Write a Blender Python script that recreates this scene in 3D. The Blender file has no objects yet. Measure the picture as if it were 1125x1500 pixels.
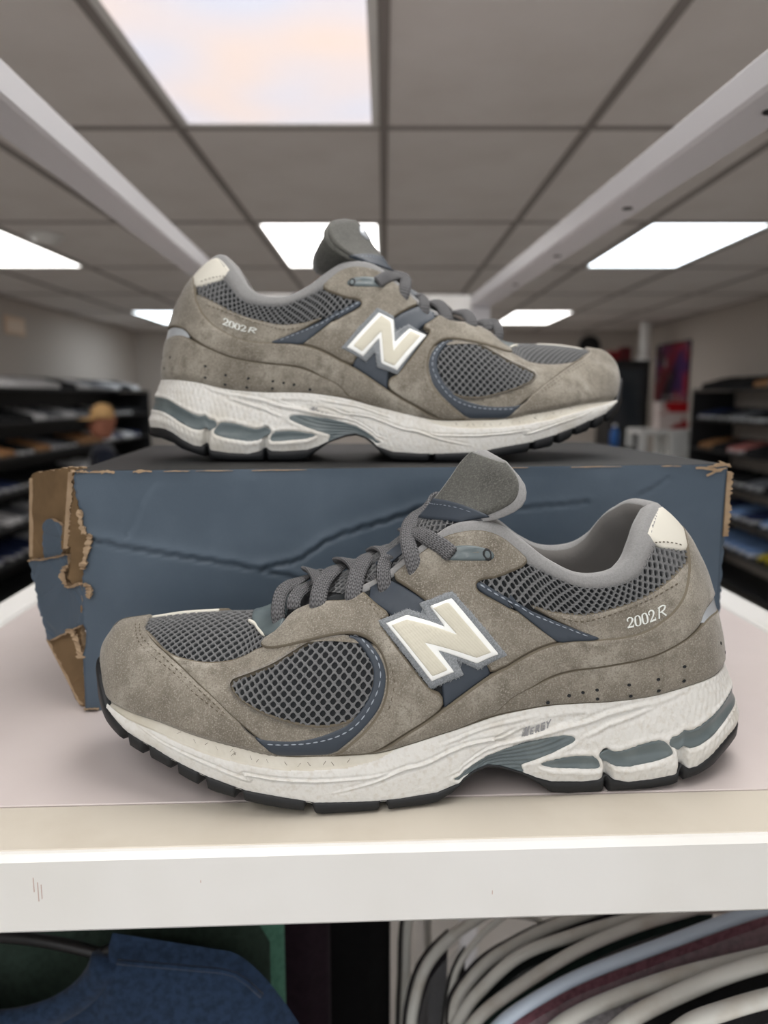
import bpy, math, random
import numpy as np
from mathutils import Vector
from mathutils.geometry import delaunay_2d_cdt
R = math.radians
SC = bpy.context.scene
COL = SC.collection
random.seed(7)

# ------------------------------------------------------------------ camera, daylight, exposure
CAM_H = 0.175                       # metres above the display shelf (shelf top is z = 0)
cam = bpy.data.cameras.new('camera')
cam.sensor_fit = 'HORIZONTAL'; cam.sensor_width = 7.079; cam.lens = 7.079 * 1090.0 / 1125.0
cam.clip_start = 0.02; cam.clip_end = 60
cam.dof.use_dof = True; cam.dof.focus_distance = 0.318; cam.dof.aperture_fstop = 2.0
camera = bpy.data.objects.new('camera', cam); COL.objects.link(camera)
camera.location = (0, 0, CAM_H); camera.rotation_euler = (R(90 - 8.87), 0, 0)
SC.camera = camera
SC.view_settings.view_transform = 'Standard'; SC.view_settings.look = 'None'
SC.view_settings.gamma = 1.0; SC.view_settings.use_curve_mapping = False
SC.view_settings.exposure = 0.0
DAYLIGHT = 1.4                      # overcast sky outside the shop front behind the camera
LAMP = 5.4                          # ceiling lens brightness
w = bpy.data.worlds.new('overcast_sky'); SC.world = w; w.use_nodes = True
bg = w.node_tree.nodes['Background']; bg.inputs[0].default_value = (0.975, 0.985, 1.0, 1); bg.inputs[1].default_value = DAYLIGHT
FLOOR = -1.45; CEIL = CAM_H + 0.788; XL, XR = -3.05, 3.05; YF, YN = 9.35, -2.6

def portal(name, x, z, sx, sz):
    l = bpy.data.lights.new(name, 'AREA'); l.shape = 'RECTANGLE'; l.size = sx; l.size_y = sz
    l.cycles.is_portal = True
    o = bpy.data.objects.new(name, l); COL.objects.link(o)
    o.location = (x, YN - 0.02, z); o.rotation_euler = (R(90), 0, 0)   # faces +y, into the shop
SC.cycles.use_denoising = True
SC.cycles.max_bounces = 7; SC.cycles.diffuse_bounces = 4; SC.cycles.glossy_bounces = 3
SC.cycles.transparent_max_bounces = 12; SC.cycles.transmission_bounces = 3
SC.cycles.sample_clamp_indirect = 6.0

# ------------------------------------------------------------------ materials
def lin(c):
    return tuple((x / 255 / 12.92) if x / 255 <= .04045 else ((x / 255 + .055) / 1.055) ** 2.4 for x in c)
MATS = {}
def mat(name, srgb, rough=.6, spec=.4, sheen=0, var=None, noise=None, bump=None, metal=0, emit=None, coat=0, alpha=None):
    """srgb colour; var = (other srgb, noise scale, detail, low, high); noise/bump = list of (scale, strength, distance_mm)"""
    if name in MATS: return MATS[name]
    m = bpy.data.materials.new(name); m.use_nodes = True; MATS[name] = m
    nt = m.node_tree; b = nt.nodes['Principled BSDF']; L = nt.links
    b.inputs['Roughness'].default_value = rough; b.inputs['Specular IOR Level'].default_value = spec
    b.inputs['Metallic'].default_value = metal
    if sheen: b.inputs['Sheen Weight'].default_value = sheen; b.inputs['Sheen Roughness'].default_value = .5
    if coat: b.inputs['Coat Weight'].default_value = coat; b.inputs['Coat Roughness'].default_value = .15
    c = (*lin(srgb), 1); b.inputs['Base Color'].default_value = c
    tc = nt.nodes.new('ShaderNodeTexCoord')
    def nz(scale, detail=3, rough=.55):
        n = nt.nodes.new('ShaderNodeTexNoise'); n.inputs['Scale'].default_value = scale
        n.inputs['Detail'].default_value = detail; n.inputs['Roughness'].default_value = rough
        L.new(tc.outputs['Object'], n.inputs['Vector']); return n.outputs['Fac']
    cur = None
    for v in (var or []):
        oc, scale, detail, lo, hi = v
        r = nt.nodes.new('ShaderNodeMapRange'); r.inputs['From Min'].default_value = lo; r.inputs['From Max'].default_value = hi
        L.new(nz(scale, detail), r.inputs['Value'])
        mx = nt.nodes.new('ShaderNodeMix'); mx.data_type = 'RGBA'
        L.new(r.outputs['Result'], mx.inputs['Factor'])
        if cur is None: mx.inputs['A'].default_value = c
        else: L.new(cur, mx.inputs['A'])
        mx.inputs['B'].default_value = (*lin(oc), 1); cur = mx.outputs['Result']
    if cur is not None: L.new(cur, b.inputs['Base Color'])
    prev = None
    for scale, strength, dist in (bump or []):
        bp = nt.nodes.new('ShaderNodeBump'); bp.inputs['Strength'].default_value = strength; bp.inputs['Distance'].default_value = dist / 1000
        L.new(nz(scale, 2), bp.inputs['Height'])
        if prev is not None: L.new(prev, bp.inputs['Normal'])
        prev = bp.outputs['Normal']
    if prev is not None: L.new(prev, b.inputs['Normal'])
    if emit:
        b.inputs['Emission Color'].default_value = (*lin(emit[0]), 1); b.inputs['Emission Strength'].default_value = emit[1]
    if alpha is not None: b.inputs['Alpha'].default_value = alpha
    return m

# ------------------------------------------------------------------ object helpers
def new_obj(name, verts, faces, m=None, parent=None, smooth=False, mats=None, fmat=None):
    me = bpy.data.meshes.new(name); 
    me.from_pydata([tuple(map(float, v)) for v in verts], [], [tuple(map(int, f)) for f in faces])
    for mm in (mats or ([m] if m else [])): me.materials.append(mm)
    if fmat is not None: me.polygons.foreach_set('material_index', np.asarray(fmat, np.int32))
    if smooth: me.polygons.foreach_set('use_smooth', np.ones(len(me.polygons), bool))
    me.update()
    return link(name, me, parent)
def link(name, me, parent=None):
    o = bpy.data.objects.new(name, me); COL.objects.link(o)
    if parent is not None: o.parent = parent
    return o
def tag(o, label=None, cat=None, group=None, kind=None):
    if label: o['label'] = label
    if cat: o['category'] = cat
    if group: o['group'] = group
    if kind: o['kind'] = kind
    return o
def empty(name, loc=(0, 0, 0), rz=0, label=None, cat=None, group=None, kind=None):
    o = bpy.data.objects.new(name, None); COL.objects.link(o); o.empty_display_size = .05
    o.location = loc; o.rotation_euler = (0, 0, rz); return tag(o, label, cat, group, kind)
class MB:
    """collects simple solids into one mesh"""
    def __init__(s): s.v = []; s.f = []; s.i = []
    def add(s, v, f, k=0):
        n = len(s.v); s.v += [tuple(p) for p in v]; s.f += [tuple(a + n for a in q) for q in f]; s.i += [k] * len(f); return s
    def box(s, x0, x1, y0, y1, z0, z1, k=0, b=0):
        if b <= 0:
            v = [(x, y, z) for z in (z0, z1) for y in (y0, y1) for x in (x0, x1)]
            return s.add(v, [(0, 2, 3, 1), (4, 5, 7, 6), (0, 1, 5, 4), (2, 6, 7, 3), (0, 4, 6, 2), (1, 3, 7, 5)], k)
        def ring(z, d): 
            c = b
            return [(x0 + c, y0 + d, z), (x1 - c, y0 + d, z), (x1 - d, y0 + c, z), (x1 - d, y1 - c, z), (x1 - c, y1 - d, z), (x0 + c, y1 - d, z), (x0 + d, y1 - c, z), (x0 + d, y0 + c, z)]
        v = ring(z0, b) + ring(z0 + b, 0) + ring(z1 - b, 0) + ring(z1, b); f = [tuple(range(7, -1, -1)), tuple(range(24, 32))]
        for r in range(3):
            for j in range(8): f.append((r * 8 + j, r * 8 + (j + 1) % 8, r * 8 + 8 + (j + 1) % 8, r * 8 + 8 + j))
        return s.add(v, f, k)
    def lathe(s, prof, n=16, cx=0, cy=0, cz=0, k=0):
        v = [(cx + r * math.cos(2 * math.pi * j / n), cy + r * math.sin(2 * math.pi * j / n), cz + z) for r, z in prof for j in range(n)]
        f = [(i * n + j, i * n + (j + 1) % n, (i + 1) * n + (j + 1) % n, (i + 1) * n + j) for i in range(len(prof) - 1) for j in range(n)]
        f += [tuple(range(n - 1, -1, -1)), tuple(range((len(prof) - 1) * n, len(prof) * n))]
        return s.add(v, f, k)
    def tube(s, pts, r, n=8, k=0, flat=1.0):
        pts = np.asarray(pts, float); T = np.gradient(pts, axis=0); T /= np.linalg.norm(T, axis=1)[:, None] + 1e-12
        rr = np.broadcast_to(np.asarray(r, float), (len(pts),)); v = []; prev = None
        for p, t, q in zip(pts, T, rr):
            a = np.cross(t, [0, 0, 1.0]) if prev is None else prev - t * (prev @ t)
            if np.linalg.norm(a) < 1e-6: a = np.cross(t, [0, 1.0, 0])
            a /= np.linalg.norm(a); prev = a; b = np.cross(t, a)
            v += [p + q * (a * math.cos(2 * math.pi * j / n) + flat * b * math.sin(2 * math.pi * j / n)) for j in range(n)]
        m = len(pts); f = [(i * n + j, i * n + (j + 1) % n, (i + 1) * n + (j + 1) % n, (i + 1) * n + j) for i in range(m - 1) for j in range(n)]
        f += [tuple(range(n - 1, -1, -1)), tuple(range((m - 1) * n, m * n))]
        return s.add(v, f, k)
    def build(s, name, m, parent=None, smooth=False, mats=None):
        return new_obj(name, s.v, s.f, m, parent, smooth, mats, s.i if mats else None)
def smooth_curve(P_, n=8, closed=False):
    P_ = np.asarray(P_, float); out = []; m = len(P_)
    for i in range(m if closed else m - 1):
        if closed: p0, p1, p2, p3 = (P_[(i + k) % m] for k in (-1, 0, 1, 2))
        else: p0, p1, p2, p3 = P_[max(i - 1, 0)], P_[i], P_[i + 1], P_[min(i + 2, m - 1)]
        for f in np.arange(n) / n:
            out.append(p1 + .5 * f * ((p2 - p0) + f * ((2 * p0 - 5 * p1 + 4 * p2 - p3) + f * (3 * (p1 - p2) + p3 - p0))))
    if not closed: out.append(P_[-1])
    return np.array(out)

WHITE_METAL = mat('white_enamel', (236, 236, 234), .32, .5, var=[((226, 225, 220), 9, 3, .45, .75)], bump=[(160, .15, .3)])
WHITE_RAIL = mat('white_rail_enamel', (212, 212, 216), .4, .5)
DECK = mat('white_shelf_board', (212, 202, 200), .42, .45, var=[((204, 194, 191), 7, 4, .4, .75)], bump=[(300, .08, .2)])
STRIP = mat('cream_shelf_strip', (206, 199, 186), .42, .45, var=[((192, 183, 168), 14, 5, .5, .8)])
TILE = mat('ceiling_tile', (240, 236, 233), .95, .1, var=[((232, 227, 223), 3, 3, .4, .7)], bump=[(90, .3, 1)])
BAR = mat('ceiling_grid', (150, 144, 140), .7, .3)  # bars darker than the tiles: shadow along the grid put into the colour
LENS = mat('light_lens', (240, 240, 238), .5, .3, emit=((255, 252, 249), LAMP))
LENS_COOL = mat('light_lens_cool', (240, 240, 238), .5, .3, emit=((238, 248, 255), LAMP))
def dim_lens():
    m = mat('light_lens_dim', (236, 230, 228), .5, .3); nt = m.node_tree; b = nt.nodes['Principled BSDF']
    tc = nt.nodes.new('ShaderNodeTexCoord'); nz = nt.nodes.new('ShaderNodeTexNoise'); nz.inputs['Scale'].default_value = 2.2; nz.inputs['Detail'].default_value = 1
    mx = nt.nodes.new('ShaderNodeMix'); mx.data_type = 'RGBA'; mx.inputs['A'].default_value = (*lin((255, 232, 220)), 1); mx.inputs['B'].default_value = (*lin((226, 232, 250)), 1)
    mr = nt.nodes.new('ShaderNodeMapRange'); mr.inputs['From Min'].default_value = .35; mr.inputs['From Max'].default_value = .65
    nt.links.new(tc.outputs['Object'], nz.inputs['Vector']); nt.links.new(nz.outputs['Fac'], mr.inputs['Value']); nt.links.new(mr.outputs['Result'], mx.inputs['Factor'])
    nt.links.new(mx.outputs['Result'], b.inputs['Emission Color']); b.inputs['Emission Strength'].default_value = .80; return m
LENS_DIM = dim_lens()                # nearest panel set weaker than the rest, tint varied by noise
WALL = mat('painted_wall', (196, 188, 180), .9, .2)
BLACK = mat('black_laminate', (26, 26, 28), .55, .4)


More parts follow.
